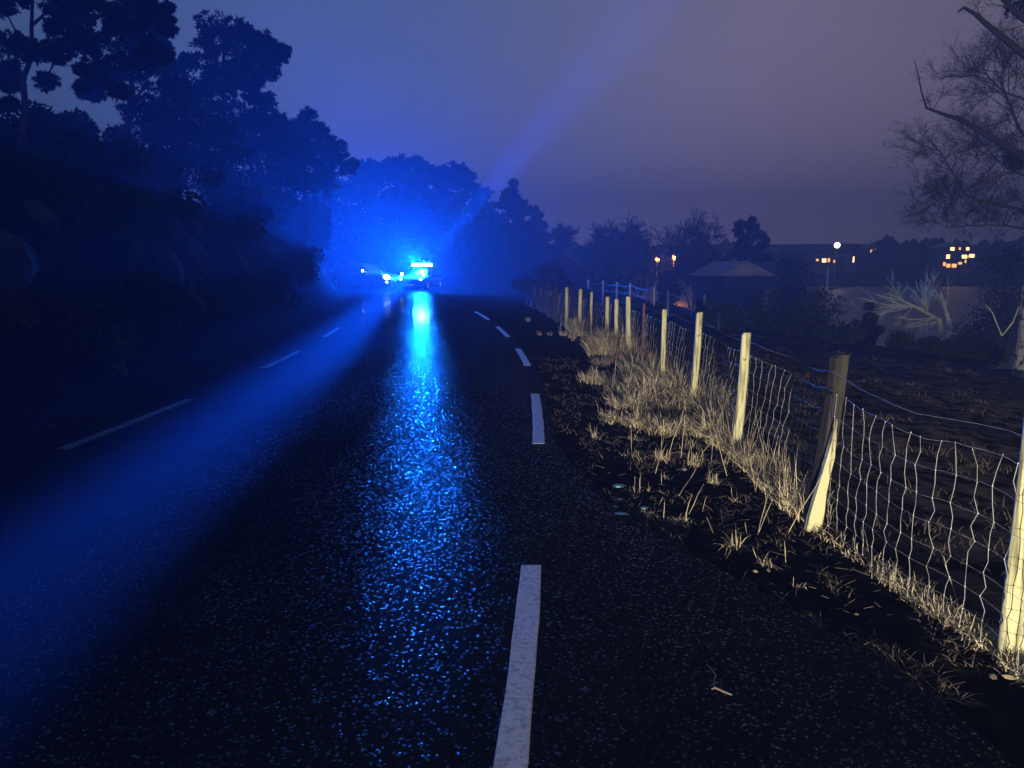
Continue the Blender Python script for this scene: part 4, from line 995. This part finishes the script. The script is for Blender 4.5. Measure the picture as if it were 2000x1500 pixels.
# ------------------------------------------------------------------ road sign on the right beyond the bend
p = at(1049, 500, 80); zz = H(p.x, 80)
rs = empty('road_sign', (p.x, 80, zz)); tag(rs, 'small round sign on a pole among dark bushes right of the spruces', 'sign')
mb = MB(); mb.tube([(0, .06, -.1), (0, .06, p.z - zz + .3)], .03, 8); mb.build('pole', M['steel'], rs)
mb = MB(); mb.tube([(0, 0, p.z - zz), (0, -.03, p.z - zz)], [.34, .34], 20); mb.build('sign_face', M['signwhite'], rs)
mb = MB()
mb.tube([(.36*math.cos(2*PI*k/24), -.02, p.z - zz + .36*math.sin(2*PI*k/24)) for k in range(25)], .035, 6); mb.build('rim', M['signred'], rs)

# ------------------------------------------------------------------ houses and lamps across the water
def house(u, v, Y, wd, hh, dp, label, rz=0, wins=(), wallm=None, roofm=None, roofh=None, name='house'):
    if Y > 100:
        kq = .56; wd *= kq; hh *= kq; dp *= kq; wins = [(a * kq, b * kq, c * kq, d * kq, e) for a, b, c, d, e in wins]; roofh = roofh * kq
    p = at(u, v, Y); zt = H(p.x, p.y); base = min(zt, p.z) - .3
    root = empty(name, (p.x, p.y, base), rz); tag(root, label, 'house'); z0 = p.z - base
    rhh = roofh or wd * .28
    mb = MB(); mb.box((0, dp / 2, (z0 + hh) / 2), (wd, dp, z0 + hh)); mb.build('wall', wallm or M['housewall'], root)
    mb = MB(); a = wd / 2 + .4
    mb.add([(-a, -.4, z0+hh+.003), (a, -.4, z0+hh+.003), (a, dp+.4, z0+hh+.003), (-a, dp+.4, z0+hh+.003), (0, -.4, z0+hh+rhh), (0, dp+.4, z0+hh+rhh)], [(0, 3, 2, 1), (0, 1, 4), (2, 3, 5), (1, 2, 5, 4), (3, 0, 4, 5)])
    rf = mb.build('roof', roofm or M['roof'], root)
    mb = MB(); cs = .6 if wd > 3 else .25; mb.box((wd*.15, dp*.6, z0+hh+rhh*.9), (cs, cs, cs * 1.8)); mb.build('chimney', M['housewall'], rf)
    for (wx, wz, ww, wh, k) in wins:
        mb = MB(); mb.box((wx, -.03, z0 + wz), (ww, .05, wh)); wdw = mb.build('window', M['windowpale'] if k else M['window'], root)
        mb = MB()
        for sx in (-1, 1): mb.box((wx + sx*(ww/2+.05), -.05, z0 + wz), (.1, .1, wh + .2))
        mb.box((wx, -.05, z0+wz+wh/2+.05), (ww-.004, .1, .1)); mb.box((wx, -.05, z0+wz-wh/2-.05), (ww-.004, .1, .1)); mb.build('frame', M['whitewood'], wdw)
    return root
Yh = 166
house(1868, 522, Yh, 13.5, 7.5, 8, 'large house with many glowing orange windows on the far shore', wins=[
    (-4.8, 1.2, 1.0, 1.4, 0), (-3.2, .6, 1.5, 1.4, 0), (-1.0, .6, 1.8, 1.4, 0), (1.2, 1.5, 1.4, .9, 0), (-3.6, 4.0, 1.4, 1.5, 1), (2.6, 4.0, 1.9, 1.3, 1), (5.4, 4.3, 2.0, 1.3, 1), (4.0, 4.0, .7, 1.0, 0), (3.2, 2.2, .6, 1.2, 0),
    (-2.2, 7.0, 1.6, 1.4, 1), (.6, 7.0, .8, .9, 0), (3.6, 7.0, 1.2, 1.3, 1)], roofh=2.2)
house(1612, 515, Yh, 9, 2.6, 6, 'low house with a row of four small orange windows', wins=[(-3.2, 1.4, .9, .8, 0), (-.6, 1.2, 1.6, 1.4, 1), (1.2, 1.3, .8, 1.4, 0), (3.4, .9, .9, .9, 0)], roofh=1.0)
house(1660, 516, Yh + 2, 5, 3.2, 5, 'small house with one tall narrow lit window', wins=[(1.2, 1.8, .55, 2.2, 1)], roofh=1.2)
house(1704, 498, 184, 6, 3.0, 5, 'small far house with one lit window among the trees', wins=[(-.4, 1.4, 1.4, 1.5, 0), (.9, 1.9, .6, 1.4, 0)], roofh=1.4)
house(1756, 494, 188, 5, 2.6, 5, 'farthest house with one faint pale light', wins=[(0, 1.4, .9, .6, 1)], roofh=1.2)
# dark gabled house in the hollow, lit blue from the left
house(1452, 566, 42, 2.5, .75, 3.2, 'dark gabled house in the hollow, its roof lit blue', rz=R(12), roofh=.8, wallm=M['shedwall'], roofm=M['roof'], wins=())
def street_lamp(u, v, Y, label, r, lampm, watts, col, base_h=None):
    p = at(u, v, Y); z0 = H(p.x, p.y); root = empty('street_lamp', (p.x, p.y, z0)); tag(root, label, 'street lamp', 'street lamps across the water')
    hgt = p.z - z0
    mb = MB(); mb.tube([(0, .35, 0), (0, .35, hgt * .6), (0, .3, hgt + .2), (0, .1, hgt + .32)], [.09, .07, .05, .04], 8); mb.build('pole', M['steel'], root)
    mb = MB(); mb.tube([(0, .1, hgt + r * .8), (0, -.02, hgt + r * .95)], [r * .5, r * .4], 8); hs = mb.build('lamp_hood', M['black'], root)
    mb = MB(); mb.ell((0, 0, hgt), (r, r, r), 14, 10); mb.build('lamp_glass', lampm, root, smooth=True)
    lamp('street_lamp_light', 'POINT', (p.x, p.y - r - .15, p.z - .1), watts, col, r)
street_lamp(1635, 479, 150, 'bright white street lamp glowing above the far roofs', .55, M['whitelamp'], 60, (1, .85, .5))
street_lamp(1284, 507, 92, 'left one of the two orange street lamps behind the bare trees', .32, M['warmlamp'], 700, (1, .34, .08))
street_lamp(1317, 503, 94, 'right one of the two orange street lamps behind the bare trees', .32, M['warmlamp'], 700, (1, .34, .08))
p = at(1615, 560, 62); mb = MB(); zt = H(p.x, p.y); mb.tube([(0, 0, 0), (0, 0, at(1615, 522, 62).z - zt)], [.08, .06], 8)
tag(mb.build('mast', M['whitewood'], loc=(p.x, p.y, zt)), 'slim white mast standing in front of the water', 'mast')

# ------------------------------------------------------------------ haze
mb = MB(); mb.box((80, 285, 24), (1040, 690, 66)); hz = mb.build('haze', [])
hm = bpy.data.materials.new('haze'); hm.use_nodes = True; t = hm.node_tree; t.nodes.clear()
pv = t.nodes.new('ShaderNodeVolumePrincipled'); pv.inputs['Color'].default_value = (.42, .52, .92, 1); pv.inputs['Density'].default_value = 0.0036; pv.inputs['Anisotropy'].default_value = 0.2
oo = t.nodes.new('ShaderNodeOutputMaterial'); t.links.new(pv.outputs[0], oo.inputs['Volume']); hz.data.materials.append(hm)
tag(hz, kind='stuff')
